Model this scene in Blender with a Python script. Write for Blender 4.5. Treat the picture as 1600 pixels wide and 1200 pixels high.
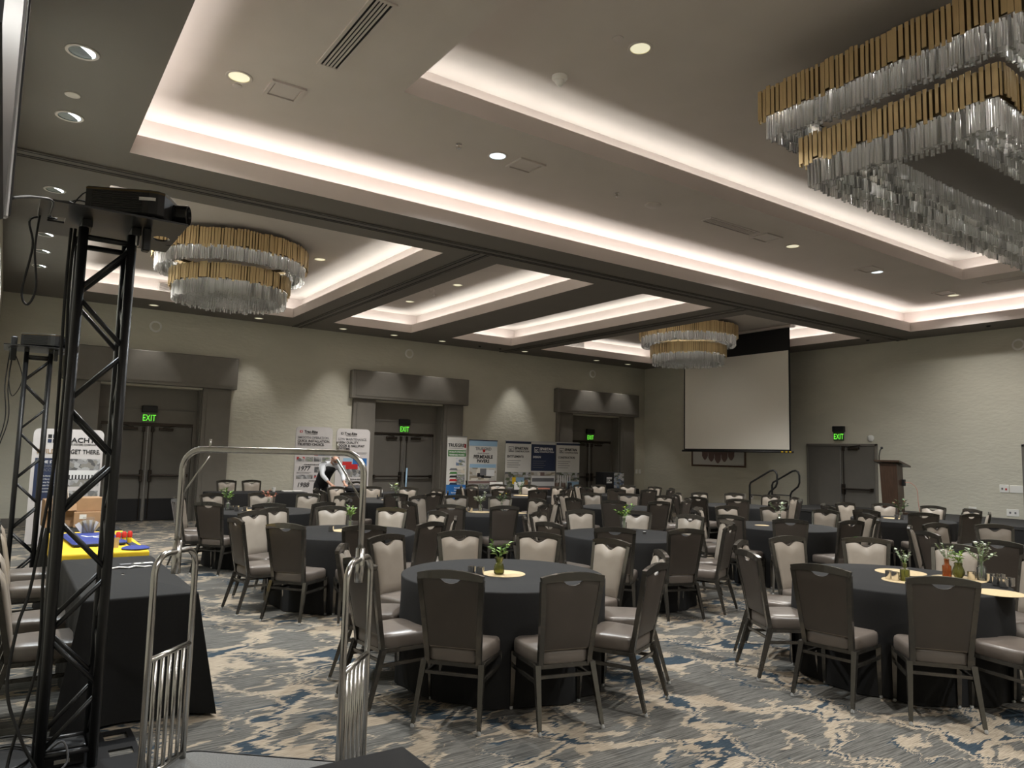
import bpy, math, random
from mathutils import Vector, Matrix
random.seed(7)
PI = math.pi
scene = bpy.context.scene
COL = scene.collection
for o in list(bpy.data.objects):
    bpy.data.objects.remove(o)

# ------------------------------------------------------------------ camera
CAM_H = 1.69
yaw, pitch, roll = (math.radians(a) for a in (34.783, 5.545, 1.4265))
F = Vector((math.sin(yaw)*math.cos(pitch), math.cos(yaw)*math.cos(pitch), math.sin(pitch)))
Rv = Vector((math.cos(yaw), -math.sin(yaw), 0))
Uv = Rv.cross(F)
R2 = Rv*math.cos(roll) + Uv*math.sin(roll)
U2 = -Rv*math.sin(roll) + Uv*math.cos(roll)
cam = bpy.data.cameras.new('camera')
camo = bpy.data.objects.new('camera', cam)
COL.objects.link(camo)
m = Matrix.Identity(4)
for i in range(3):
    m[i][0], m[i][1], m[i][2] = R2[i], U2[i], -F[i]
m[0][3], m[1][3], m[2][3] = 0.0, 0.0, CAM_H
camo.matrix_world = m
cam.sensor_fit = 'HORIZONTAL'
cam.sensor_width = 36.0
cam.lens = 36.0*1132.94/1600.0
cam.clip_start, cam.clip_end = 0.05, 200
scene.camera = camo

# ------------------------------------------------------------------ world, exposure
world = bpy.data.worlds.new('world')
scene.world = world
world.use_nodes = True
world.node_tree.nodes['Background'].inputs[0].default_value = (0.012, 0.011, 0.010, 1)
world.node_tree.nodes['Background'].inputs[1].default_value = 1.0
vs = scene.view_settings
vs.view_transform = 'Standard'
vs.look = 'None'
vs.gamma = 1.0
vs.use_curve_mapping = False
vs.exposure = 1.1
cy = scene.cycles
cy.use_denoising = True
cy.max_bounces = 6
cy.diffuse_bounces = 3
cy.glossy_bounces = 3
cy.transmission_bounces = 4
cy.transparent_max_bounces = 28
cy.sample_clamp_indirect = 6.0
cy.caustics_reflective = False
cy.caustics_refractive = False

# ------------------------------------------------------------------ room measures (metres)
HC, Z2, Z3, LIP, SHELF, COVE = 4.74, 5.25, 5.72, 0.21, 0.11, 0.28
XL, XR, YN, YF = -0.25, 18.0, -3.2, 17.88
OUT = (0.845, 16.98, -2.05, 8.35)
INN = (2.99, 14.90, 0.0, 6.32)
TRAYS = [(0.80, 5.30, 9.57, 16.66), (6.29, 8.375, 9.57, 16.66), (9.57, 11.52, 9.57, 16.66), (12.56, 17.03, 9.57, 16.66)]

# ------------------------------------------------------------------ cove light: LED strips lying on the shelves behind the lips
COVE_W = 1.95        # watts per metre of strip
def cove_lights(rect, zshelf, wpm, color):
    x0, x1, y0, y1 = rect
    d = 0.15
    for (cx, cy_, lx, ly) in (((x0+x1)/2, y1+d, x1-x0, .05), ((x0+x1)/2, y0-d, x1-x0, .05),
                              (x0-d, (y0+y1)/2, .05, y1-y0), (x1+d, (y0+y1)/2, .05, y1-y0)):
        L = bpy.data.lights.new('cove_strip', 'AREA')
        L.shape = 'RECTANGLE'
        L.size, L.size_y = lx, ly
        L.energy = wpm*max(lx, ly)
        L.color = color
        o = bpy.data.objects.new('cove_strip', L)
        o.location = (cx, cy_, zshelf+0.03)
        o.rotation_euler = (PI, 0, 0)
        COL.objects.link(o)
WARM, NEUT = (1.0, .945, .91), (1.0, .99, .94)
cove_lights(OUT, HC+LIP-SHELF, COVE_W, WARM)
cove_lights(INN, Z2+LIP-SHELF, COVE_W*.62, NEUT)
for t in TRAYS:
    cove_lights(t, HC+LIP-SHELF, COVE_W*.8, NEUT)

# ------------------------------------------------------------------ mesh helpers
class MB:
    def __init__(s):
        s.v, s.f = [], []
    def add(s, verts, faces):
        n = len(s.v)
        s.v += [tuple(p) for p in verts]
        s.f += [tuple(i+n for i in f) for f in faces]
        return s
    def box(s, x0, x1, y0, y1, z0, z1):
        return s.add([(x0,y0,z0),(x1,y0,z0),(x1,y1,z0),(x0,y1,z0),(x0,y0,z1),(x1,y0,z1),(x1,y1,z1),(x0,y1,z1)],
                     [(3,2,1,0),(4,5,6,7),(0,1,5,4),(1,2,6,5),(2,3,7,6),(3,0,4,7)])
    def cbox(s, x0, x1, y0, y1, z0, z1, c):
        return s.prism([(x0+c,y0),(x1-c,y0),(x1,y0+c),(x1,y1-c),(x1-c,y1),(x0+c,y1),(x0,y1-c),(x0,y0+c)], z0, z1, c)
    def prism(s, pts, z0, z1, c=0.0):
        n = len(pts)
        if c:
            cx = sum(p[0] for p in pts)/n; cyy = sum(p[1] for p in pts)/n
            w = max(abs(p[0]-cx) for p in pts); h = max(abs(p[1]-cyy) for p in pts)
            q = [(cx+(p[0]-cx)*(1-c/w), cyy+(p[1]-cyy)*(1-c/h)) for p in pts]
            loops = [(q, z0), (pts, z0+c), (pts, z1-c), (q, z1)]
        else:
            loops = [(pts, z0), (pts, z1)]
        return s.loops([[(x, y, z) for x, y in L] for L, z in loops])
    def loops(s, Ls, cap=True, closed=True):
        n = len(Ls[0]); b = len(s.v); fs = []
        for i in range(len(Ls)-1):
            for j in range(n if closed else n-1):
                k = (j+1) % n
                fs.append((i*n+j, i*n+k, (i+1)*n+k, (i+1)*n+j))
        if cap:
            fs.append(tuple(range(n-1, -1, -1)))
            fs.append(tuple((len(Ls)-1)*n+j for j in range(n)))
        return s.add([p for L in Ls for p in L], fs)
    def tube(s, path, r, n=8, cap=True):
        P = [Vector(p) for p in path]
        rs = r if isinstance(r, (list, tuple)) else [r]*len(P)
        Ls, N = [], None
        for i, p in enumerate(P):
            t = (P[min(i+1, len(P)-1)]-P[max(i-1, 0)])
            t = t.normalized() if t.length > 1e-9 else Vector((0, 0, 1))
            if N is None:
                a = Vector((0, 0, 1)) if abs(t.z) < .9 else Vector((1, 0, 0))
                N = t.cross(a).normalized()
            N = (N - t*N.dot(t)).normalized()
            B = t.cross(N)
            Ls.append([p + N*math.cos(2*PI*k/n)*rs[i] + B*math.sin(2*PI*k/n)*rs[i] for k in range(n)])
        return s.loops(Ls, cap)
    def bar(s, path, nrm, a, b):
        """rectangular section swept along a planar path; nrm = plane normal, a = half size in plane, b = half size along nrm"""
        P = [Vector(p) for p in path]; nrm = Vector(nrm).normalized(); Ls = []
        As = a if isinstance(a, (list, tuple)) else [a]*len(P)
        for i, p in enumerate(P):
            d0 = (P[i]-P[i-1]).normalized() if i else None
            d1 = (P[i+1]-P[i]).normalized() if i < len(P)-1 else None
            t = ((d0 or d1)+(d1 or d0)).normalized()
            k = 1.0
            if d0 and d1:
                k = 1/max(.5, t.dot(d1))
            B = t.cross(nrm).normalized()*As[i]*k
            Ls.append([p+B+nrm*b, p+B-nrm*b, p-B-nrm*b, p-B+nrm*b])
        return s.loops(Ls)
    def lathe(s, prof, n=24, c=(0, 0, 0), cap=True):
        return s.loops([[(c[0]+r*math.cos(2*PI*k/n), c[1]+r*math.sin(2*PI*k/n), c[2]+z) for k in range(n)] for r, z in prof], cap)
    def quad(s, a, b, c, d):
        return s.add([a, b, c, d], [(0, 1, 2, 3)])
    def ball(s, c, r, n=8, m=5, sz=1.0):
        return s.lathe([(max(1e-4, r*math.sin(PI*i/m)), -r*sz*math.cos(PI*i/m)) for i in range(m+1)], n, c)
    def mesh(s, name, mat=None, smooth=False):
        me = bpy.data.meshes.new(name)
        me.from_pydata([tuple(p) for p in s.v], [], s.f)
        if mat: me.materials.append(mat)
        if smooth:
            me.polygons.foreach_set('use_smooth', [True]*len(me.polygons))
            if smooth != 'all':
                me.set_sharp_from_angle(angle=math.radians(smooth if smooth is not True else 38))
        me.update()
        return me
    def build(s, name, mat, parent=None, smooth=False, loc=None, rot=None):
        return obj(name, s.mesh(name, mat, smooth), parent, loc, rot)

def obj(name, me, parent=None, loc=None, rot=None, scale=None):
    o = bpy.data.objects.new(name, me)
    COL.objects.link(o)
    if parent: o.parent = parent
    if loc: o.location = loc
    if rot is not None: o.rotation_euler = rot if isinstance(rot, (tuple, list)) else (0, 0, rot)
    if scale: o.scale = scale
    return o
def tag(o, label, cat, group=None, kind=None):
    o['label'] = label; o['category'] = cat
    if group: o['group'] = group
    if kind: o['kind'] = kind
    return o
def thing(name, label, cat, loc=(0, 0, 0), rz=0, group=None):
    o = bpy.data.objects.new(name, None)
    COL.objects.link(o)
    o.empty_display_size = .1
    o.location = loc; o.rotation_euler = (0, 0, rz)
    return tag(o, label, cat, group)
def struct(o, label=None, cat=None):
    o['kind'] = 'structure'
    if label: o['label'] = label
    if cat: o['category'] = cat
    return o
def copy_tree(root, loc, rz, label, group=None):
    r = root.copy(); COL.objects.link(r)
    r.location = loc; r.rotation_euler = (0, 0, rz); r['label'] = label
    if group: r['group'] = group
    for ch in TREE[root.name]:
        c = ch.copy(); COL.objects.link(c); c.parent = r
        for g in TREE.get(ch.name, []):
            d = g.copy(); COL.objects.link(d); d.parent = c
    return r
TREE = {}
def index_tree(root):
    TREE[root.name] = list(root.children)
    for c in root.children:
        if c.children: TREE[c.name] = list(c.children)

def text(body, size, loc, rot, mat, parent=None, name='lettering', bold=0.0, align='LEFT', xs=1.0, depth=.001, shear=0):
    cu = bpy.data.curves.new('t', 'FONT')
    cu.body = body; cu.size = size; cu.align_x = align; cu.offset = bold*size; cu.extrude = depth; cu.shear = shear
    cu.resolution_u = 2
    t = bpy.data.objects.new('t', cu); COL.objects.link(t)
    me = bpy.data.meshes.new_from_object(t)
    bpy.data.objects.remove(t); bpy.data.curves.remove(cu)
    me.materials.clear(); me.materials.append(mat)
    return obj(name, me, parent, loc, rot, (xs, 1, 1))

# ------------------------------------------------------------------ materials
def new_mat(name):
    mt = bpy.data.materials.new(name); mt.use_nodes = True
    nt = mt.node_tree
    return mt, nt, nt.nodes['Principled BSDF']
def mat(name, col, rough=.6, metal=0.0, spec=.5, noise=0.0, nscale=20, bump=0.0, bscale=60, stretch=(1, 1, 1), sheen=0, coat=0, emit=0, ecol=None):
    mt, nt, b = new_mat(name)
    L = nt.links
    b.inputs['Base Color'].default_value = (*col, 1)
    b.inputs['Roughness'].default_value = rough
    b.inputs['Metallic'].default_value = metal
    b.inputs['Specular IOR Level'].default_value = spec
    if sheen: b.inputs['Sheen Weight'].default_value = sheen
    if coat: b.inputs['Coat Weight'].default_value = coat
    if emit:
        b.inputs['Emission Color'].default_value = (*(ecol or col), 1)
        b.inputs['Emission Strength'].default_value = emit
    if noise or bump:
        tc = nt.nodes.new('ShaderNodeTexCoord'); mp = nt.nodes.new('ShaderNodeMapping')
        mp.inputs['Scale'].default_value = stretch
        L.new(tc.outputs['Object'], mp.inputs[0])
    if noise:
        n = nt.nodes.new('ShaderNodeTexNoise'); n.inputs['Scale'].default_value = nscale; n.inputs['Detail'].default_value = 4
        L.new(mp.outputs[0], n.inputs['Vector'])
        r = nt.nodes.new('ShaderNodeMapRange'); r.inputs[1].default_value = .25; r.inputs[2].default_value = .75
        r.inputs[3].default_value = 1-noise; r.inputs[4].default_value = 1+noise
        L.new(n.outputs['Fac'], r.inputs[0])
        mx = nt.nodes.new('ShaderNodeVectorMath'); mx.operation = 'SCALE'
        mx.inputs[0].default_value = col
        L.new(r.outputs[0], mx.inputs['Scale'])
        L.new(mx.outputs[0], b.inputs['Base Color'])
    if bump:
        n = nt.nodes.new('ShaderNodeTexNoise'); n.inputs['Scale'].default_value = bscale; n.inputs['Detail'].default_value = 5
        L.new(mp.outputs[0], n.inputs['Vector'])
        bp = nt.nodes.new('ShaderNodeBump'); bp.inputs['Strength'].default_value = bump; bp.inputs['Distance'].default_value = .01
        L.new(n.outputs['Fac'], bp.inputs['Height']); L.new(bp.outputs[0], b.inputs['Normal'])
    return mt
def s2l(r, g, b):
    return tuple(((c/255)/12.92 if c/255 <= .04045 else ((c/255+.055)/1.055)**2.4) for c in (r, g, b))
M = {}
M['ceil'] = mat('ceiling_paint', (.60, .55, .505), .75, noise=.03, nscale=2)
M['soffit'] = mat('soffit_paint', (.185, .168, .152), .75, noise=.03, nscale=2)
M['lip'] = mat('cove_lip_paint', (.66, .585, .545), .7, noise=.02, nscale=2)
M['wall'] = mat('wall_vinyl', (.66, .635, .535), .62, noise=.05, nscale=1.2, bump=.75, bscale=7, stretch=(1, 1, 2.6))
M['trim'] = mat('door_trim_paint', (.185, .170, .148), .5, noise=.05, nscale=6)
M['door'] = mat('door_paint', (.155, .145, .128), .5, noise=.05, nscale=5)
M['bronze'] = mat('dark_bronze', (.055, .045, .038), .35, .8)
M['kick'] = mat('kick_plate', (.012, .012, .014), .4)
M['track'] = mat('track_aluminium', (.16, .145, .13), .45, .4)
M['groove'] = mat('track_groove', (.01, .01, .01), .8)
M['white_plastic'] = mat('white_plastic', (.90, .89, .85), .45)
M['white_metal'] = mat('white_painted_metal', (.58, .53, .49), .5)
M['black_plastic'] = mat('black_plastic', (.012, .012, .013), .42, noise=.1)
M['black_metal'] = mat('black_powder_coat', (.010, .010, .011), .38, 0.0, .5, noise=.15, nscale=15)
M['black_gloss'] = mat('black_gloss', (.008, .008, .009), .18)
M['rubber'] = mat('cable_rubber', (.010, .010, .010), .55)
M['steel'] = mat('brushed_steel', (.60, .585, .56), .22, 1.0, noise=.08, nscale=40, stretch=(1, 1, .1))
M['silver'] = mat('silver_metal', (.70, .68, .65), .2, 1.0)
M['gold'] = mat('brushed_gold', (.56, .43, .23), .45, .75, noise=.10, nscale=14, stretch=(1, 1, .1))
M['gold_dark'] = mat('gold_edge', (.10, .07, .03), .5, .6)
M['chair_vinyl'] = mat('taupe_vinyl', (.300, .258, .213), .42, 0, .5, noise=.07, nscale=9, bump=.05, bscale=220)
M['chair_seat'] = mat('seat_vinyl', (.130, .108, .092), .34, 0, .8, noise=.07, nscale=9, bump=.05, bscale=220)
M['chair_back'] = mat('brown_vinyl', (.056, .045, .037), .38, 0, .6, noise=.08, nscale=7, bump=.05, bscale=220)
M['chair_metal'] = mat('bronze_chair_metal', (.085, .078, .067), .24, .7, noise=.08, nscale=25, coat=.6)
M['glide'] = mat('clear_glide', (.35, .35, .34), .2)
M['cloth'] = mat('black_tablecloth', (.0112, .0110, .0112), .82, 0, .30, noise=.12, nscale=60, bump=.08, bscale=500, sheen=.0)
M['kraft'] = mat('tan_paper_mat', (.52, .40, .23), .7, noise=.10, nscale=60)
M['wood'] = mat('walnut_wood', (.060, .034, .022), .35, noise=.35, nscale=7, stretch=(6, 6, .5), coat=.3)
M['frame_wood'] = mat('picture_frame_wood', (.11, .06, .035), .4, noise=.2, nscale=9)
M['screen'] = mat('screen_fabric', (.84, .80, .72), .85)
M['screen_black'] = mat('screen_masking', (.006, .006, .007), .7)
M['stage'] = mat('stage_deck', (.018, .017, .017), .8, noise=.2, nscale=20)
M['paper'] = mat('white_paper', (.72, .70, .67), .7)
M['ink'] = mat('black_ink', (.012, .012, .014), .7)
M['ink_grey'] = mat('grey_ink', (.16, .16, .17), .7)
M['ink_brown'] = mat('brown_ink', (.33, .22, .12), .7)
M['ink_white'] = mat('white_ink', (.75, .75, .75), .7)
M['navy'] = mat('navy_print', (.018, .030, .075), .6)
M['red'] = mat('red_print', (.48, .020, .022), .55)
M['green'] = mat('green_print', (.055, .20, .05), .6)
M['blue'] = mat('blue_print', (.02, .14, .42), .6)
M['sky_print'] = mat('sky_print', (.30, .46, .62), .6)
M['banner'] = mat('banner_vinyl', (.60, .57, .565), .55)
M['banner_white'] = mat('banner_white', (.66, .65, .62), .55)
M['alu'] = mat('banner_aluminium', (.55, .55, .56), .3, .9)
M['card'] = mat('cardboard', (.36, .215, .115), .8, noise=.08, nscale=12)
M['card_dark'] = mat('cardboard_tape', (.42, .27, .15), .5)
M['yellow'] = mat('yellow_cloth', (.76, .50, .015), .75, noise=.05)
M['royal'] = mat('royal_blue_fabric', (.02, .035, .20), .7, noise=.15)
M['red_plastic'] = mat('red_plastic', (.55, .03, .02), .4)
M['green_plastic'] = mat('green_plastic', (.02, .20, .06), .4)
M['skin'] = mat('skin', (.42, .235, .165), .5, noise=.05)
M['hair'] = mat('grey_hair', (.09, .08, .075), .7)
M['shirt'] = mat('white_shirt', (.60, .62, .66), .8, noise=.06, nscale=14)
M['vest'] = mat('black_vest', (.010, .010, .012), .8)
M['stem'] = mat('plant_stem', (.11, .20, .045), .6)
M['leaf'] = mat('bright_leaf', (.17, .30, .055), .5, noise=.25, nscale=30)
M['leaf_dark'] = mat('dark_leaf', (.045, .09, .03), .5, noise=.2, nscale=30)
M['leaf_pale'] = mat('eucalyptus_leaf', (.40, .46, .34), .6, noise=.15, nscale=30)
M['bloom_white'] = mat('white_bloom', (.78, .78, .72), .6)
M['bloom_yellow'] = mat('yellow_bloom', (.80, .55, .03), .6)
M['bloom_lime'] = mat('lime_bloom', (.48, .55, .08), .6)
M['bloom_pink'] = mat('pink_bloom', (.62, .24, .17), .6)
M['plate_brown'] = mat('brown_glaze', (.20, .13, .12), .6)
M['lamp_warm'] = mat('lit_lamp_warm', (1, .93, .70), .5, emit=.30, ecol=(1, .95, .68))
M['lamp_cool'] = mat('lit_lamp_cool', (.9, 1, 1), .5, emit=.55, ecol=(.86, .96, 1))
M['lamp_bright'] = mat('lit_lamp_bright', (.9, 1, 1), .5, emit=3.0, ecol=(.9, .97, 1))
M['reflector_warm'] = mat('reflector_warm', (.78, .74, .50), .28, .7)
M['reflector_cool'] = mat('reflector_cool', (.50, .56, .58), .22, .8)
M['exit_green'] = mat('exit_green', (.05, .6, .05), .5, emit=.55, ecol=(.16, .85, .05))
M['exit_face'] = mat('exit_face', (.10, .13, .08), .3)
M['slot_dark'] = mat('slot_dark', (.004, .004, .004), .9)
M['lens'] = mat('lens_glass', (.02, .02, .03), .05, 0, .8)

def glass(name, tint, gl=.3, body=.2, bodycol=(.8, .8, .78), rough=.12):
    """thin clear glass: mostly see-through, a little milky body, glossy towards the edges"""
    mt = bpy.data.materials.new(name); mt.use_nodes = True
    nt = mt.node_tree; nt.nodes.clear(); L = nt.links
    out = nt.nodes.new('ShaderNodeOutputMaterial')
    tr = nt.nodes.new('ShaderNodeBsdfTransparent'); tr.inputs[0].default_value = (*tint, 1)
    g = nt.nodes.new('ShaderNodeBsdfGlossy'); g.inputs['Roughness'].default_value = rough
    d1 = nt.nodes.new('ShaderNodeBsdfTranslucent'); d1.inputs[0].default_value = (*bodycol, 1)
    d2 = nt.nodes.new('ShaderNodeBsdfDiffuse'); d2.inputs[0].default_value = (*bodycol, 1)
    md = nt.nodes.new('ShaderNodeMixShader'); md.inputs[0].default_value = .5
    L.new(d1.outputs[0], md.inputs[1]); L.new(d2.outputs[0], md.inputs[2])
    lw = nt.nodes.new('ShaderNodeLayerWeight'); lw.inputs[0].default_value = gl
    m1 = nt.nodes.new('ShaderNodeMixShader'); m1.inputs[0].default_value = body
    L.new(tr.outputs[0], m1.inputs[1]); L.new(md.outputs[0], m1.inputs[2])
    m2 = nt.nodes.new('ShaderNodeMixShader')
    L.new(lw.outputs['Fresnel'], m2.inputs[0]); L.new(m1.outputs[0], m2.inputs[1]); L.new(g.outputs[0], m2.inputs[2])
    L.new(m2.outputs[0], out.inputs[0])
    return mt
M['crystal'] = glass('crystal_rod', (.99, .99, .985), gl=.36, body=.50, bodycol=(.92, .91, .88))
M['crystal_a'] = glass('crystal_rod_clear', (.99, .99, .985), gl=.40, body=.22, bodycol=(.9, .9, .88))
M['crystal_b'] = glass('crystal_rod_bright', (.99, .99, .985), gl=.36, body=.72, bodycol=(.95, .94, .92))
M['crystal_in'] = glass('crystal_rod_inner', (.985, .985, .975), gl=.34, body=.36, bodycol=(.88, .87, .83))
M['vase_clear'] = glass('clear_vase_glass', (.93, .95, .92), gl=.25, body=.10)
M['vase_green'] = glass('green_vase_glass', (.66, .68, .38), gl=.25, body=.25, bodycol=(.5, .5, .2))
M['vase_amber'] = glass('amber_vase_glass', (.78, .38, .14), gl=.25, body=.3, bodycol=(.7, .26, .08))
M['acrylic'] = glass('clear_acrylic', (.96, .96, .96), gl=.25, body=.12)

def photo_mat(name, cols, scale, seed, stretch=(1, 1, 1), sharp=True):
    mt, nt, b = new_mat(name); L = nt.links
    tc = nt.nodes.new('ShaderNodeTexCoord'); mp = nt.nodes.new('ShaderNodeMapping')
    mp.inputs['Scale'].default_value = stretch; mp.inputs['Location'].default_value = (seed*3.1, seed*1.7, seed)
    mp.inputs['Rotation'].default_value = (0, .5*(seed % 3 - 1), 0)
    L.new(tc.outputs['Object'], mp.inputs[0])
    n = nt.nodes.new('ShaderNodeTexVoronoi'); n.distance = 'CHEBYCHEV'; n.inputs['Scale'].default_value = scale
    L.new(mp.outputs[0], n.inputs['Vector'])
    sep = nt.nodes.new('ShaderNodeSeparateColor'); L.new(n.outputs['Color'], sep.inputs[0])
    r = nt.nodes.new('ShaderNodeValToRGB'); L.new(sep.outputs[0], r.inputs[0])
    cr = r.color_ramp; cr.interpolation = 'CONSTANT' if sharp else 'LINEAR'
    while len(cr.elements) < len(cols): cr.elements.new(.5)
    for i, c in enumerate(cols):
        cr.elements[i].position = i/len(cols); cr.elements[i].color = (*c, 1)
    L.new(r.outputs[0], b.inputs['Base Color']); b.inputs['Roughness'].default_value = .55
    return mt
G = lambda v: (v, v, v*1.02)
M['photo_aerial'] = photo_mat('aerial_photo_print', [G(.42), (.25, .27, .20), G(.12), (.33, .31, .27), G(.52), (.10, .12, .07)], 9, 1, (1, 1, 1.6))
M['photo_roofs'] = photo_mat('roofs_photo_print', [G(.55), (.16, .22, .34), G(.10), G(.62), (.20, .22, .16), (.35, .40, .48)], 11, 2, (1, 1, 2.2))
M['photo_grey'] = photo_mat('grey_photo_print', [G(.30), G(.18), G(.42), G(.10), (.25, .24, .22)], 16, 3)
M['photo_bus'] = photo_mat('landscape_photo_print', [(.58, .52, .42), (.48, .46, .42), (.66, .62, .55), (.30, .26, .20)], 5, 4, (1, 1, 3))
M['photo_red'] = photo_mat('red_photo_print', [(.42, .04, .04), G(.35), (.55, .53, .5), (.50, .03, .03), G(.15)], 14, 5)
M['photo_street'] = photo_mat('street_photo_print', [G(.22), G(.35), (.20, .24, .15), G(.12), (.30, .30, .26)], 18, 6, (1, 1, 2.5))

# ---- carpet: streaked grey ground, cream scrolls, navy accents
def carpet():
    mt, nt, b = new_mat('patterned_carpet'); L = nt.links
    N = nt.nodes.new
    def mth(op, a, bb=None, c=None):
        n = N('ShaderNodeMath'); n.operation = op
        for i, v in enumerate((a, bb, c)):
            if v is None: continue
            if isinstance(v, (int, float)): n.inputs[i].default_value = v
            else: L.new(v, n.inputs[i])
        return n.outputs[0]
    def noise(vec, scale, detail=2, rough=.5, dist=0):
        n = N('ShaderNodeTexNoise'); n.inputs['Scale'].default_value = scale; n.inputs['Detail'].default_value = detail
        n.inputs['Roughness'].default_value = rough; n.inputs['Distortion'].default_value = dist
        L.new(vec, n.inputs['Vector']); return n.outputs['Fac']
    def comb(x, y, z=0.0):
        n = N('ShaderNodeCombineXYZ')
        for i, v in enumerate((x, y, z)):
            if isinstance(v, (int, float)): n.inputs[i].default_value = v
            else: L.new(v, n.inputs[i])
        return n.outputs[0]
    def amp(v, k): return mth('MULTIPLY', mth('SUBTRACT', v, .5), k)
    tc = N('ShaderNodeTexCoord'); sp = N('ShaderNodeSeparateXYZ'); L.new(tc.outputs['Object'], sp.inputs[0])
    x, y = sp.outputs[0], sp.outputs[1]
    # woven, ragged edges: shift along the weft
    jag = noise(comb(mth('MULTIPLY', x, 2.0), mth('MULTIPLY', y, 22)), 1.0, 2, .6)
    jag2 = noise(comb(mth('MULTIPLY', x, 3.0), mth('MULTIPLY', y, 85)), 1.0, 2, .7)
    x1 = mth('ADD', mth('ADD', x, amp(jag, .26)), amp(jag2, .16))
    wob = noise(comb(x1, y, 3.3), 1.15, 1, .5)
    wob2 = noise(comb(x1, y, 9.1), 1.15, 1, .5)
    cur = noise(comb(x1, y, 15.7), 3.4, 1, .5)
    cur2 = noise(comb(x1, y, 27.7), 3.4, 1, .5)
    xw = mth('ADD', mth('ADD', x1, amp(wob, .95)), amp(cur, .50))
    yw = mth('ADD', mth('ADD', y, amp(wob2, .95)), amp(cur2, .50))
    A, B = 2.3, 2.9
    u = mth('ADD', mth('DIVIDE', xw, A), mth('DIVIDE', yw, B))
    v = mth('SUBTRACT', mth('DIVIDE', xw, A), mth('DIVIDE', yw, B))
    su = mth('SINE', mth('MULTIPLY', u, 2*PI)); sv = mth('SINE', mth('MULTIPLY', v, 2*PI))
    g = mth('MULTIPLY', su, sv)
    ag = mth('ABSOLUTE', g)
    var = noise(comb(x1, y, 21.0), 2.6, 2, .55)
    nv = noise(comb(x1, y, 40.0), 1.7, 1, .5)
    t1 = mth('MAXIMUM', mth('MULTIPLY', mth('SUBTRACT', nv, .36), .36), 0.0)
    t1 = mth('MINIMUM', t1, .065)
    t2 = mth('ADD', t1, mth('MAXIMUM', mth('MULTIPLY', mth('SUBTRACT', var, .22), .50), .075))
    core = mth('LESS_THAN', ag, t1)
    cream = mth('MULTIPLY', mth('LESS_THAN', ag, t2), mth('SUBTRACT', 1.0, core))
    # finer scrolls inside the cells
    h = noise(comb(xw, yw, 50.0), 1.9, 1.5, .5)
    scr = mth('LESS_THAN', mth('ABSOLUTE', mth('SUBTRACT', h, .50)), mth('MULTIPLY', mth('SUBTRACT', var, .37), .12))
    cream = mth('MAXIMUM', cream, scr)
    # navy core of the scrolls
    navy = mth('MAXIMUM', core, mth('MULTIPLY', mth('LESS_THAN', mth('ABSOLUTE', mth('SUBTRACT', h, .53)), .014), mth('GREATER_THAN', nv, .50)))
    # streaked yarn
    st = noise(comb(mth('MULTIPLY', x, 3.0), mth('MULTIPLY', y, 75)), 1.0, 4, .75)
    st2 = noise(comb(mth('MULTIPLY', x, 9), mth('MULTIPLY', y, 190)), 1.0, 2, .6)
    ground = N('ShaderNodeValToRGB'); L.new(st, ground.inputs[0])
    ground.color_ramp.elements[0].position = .33; ground.color_ramp.elements[0].color = (*s2l(48, 47, 46), 1)
    ground.color_ramp.elements[1].position = .67; ground.color_ramp.elements[1].color = (*s2l(112, 110, 105), 1)
    def mixc(f, a, c):
        n = N('ShaderNodeMix'); n.data_type = 'RGBA'
        L.new(f, n.inputs['Factor'])
        for k, vv in ((6, a), (7, c)):
            if isinstance(vv, tuple): n.inputs[k].default_value = (*vv, 1)
            else: L.new(vv, n.inputs[k])
        return n.outputs[2]
    nvc = N('ShaderNodeValToRGB'); L.new(st2, nvc.inputs[0])
    nvc.color_ramp.elements[0].position = .3; nvc.color_ramp.elements[0].color = (*s2l(34, 44, 54), 1)
    nvc.color_ramp.elements[1].position = .7; nvc.color_ramp.elements[1].color = (*s2l(60, 71, 79), 1)
    c1 = mixc(navy, ground.outputs[0], nvc.outputs[0])
    crm = N('ShaderNodeValToRGB'); L.new(st2, crm.inputs[0])
    crm.color_ramp.elements[0].position = .28; crm.color_ramp.elements[0].color = (*s2l(108, 98, 86), 1)
    crm.color_ramp.elements[1].position = .62; crm.color_ramp.elements[1].color = (*s2l(158, 146, 129), 1)
    c2 = mixc(cream, c1, crm.outputs[0])
    L.new(c2, b.inputs['Base Color'])
    b.inputs['Roughness'].default_value = .95
    b.inputs['Specular IOR Level'].default_value = .1
    bp = N('ShaderNodeBump'); bp.inputs['Strength'].default_value = .4; bp.inputs['Distance'].default_value = .004
    pile = noise(tc.outputs['Object'], 220, 2)
    L.new(pile, bp.inputs['Height']); L.new(bp.outputs[0], b.inputs['Normal'])
    return mt
M['carpet'] = carpet()
# ================================================================== the room
struct(MB().box(XL-2.2, XR+.4, YN-.3, YF+.6, -.1, 0).build('floor', M['carpet']), 'grey carpet with cream scrolls and navy accents', 'floor')

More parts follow.
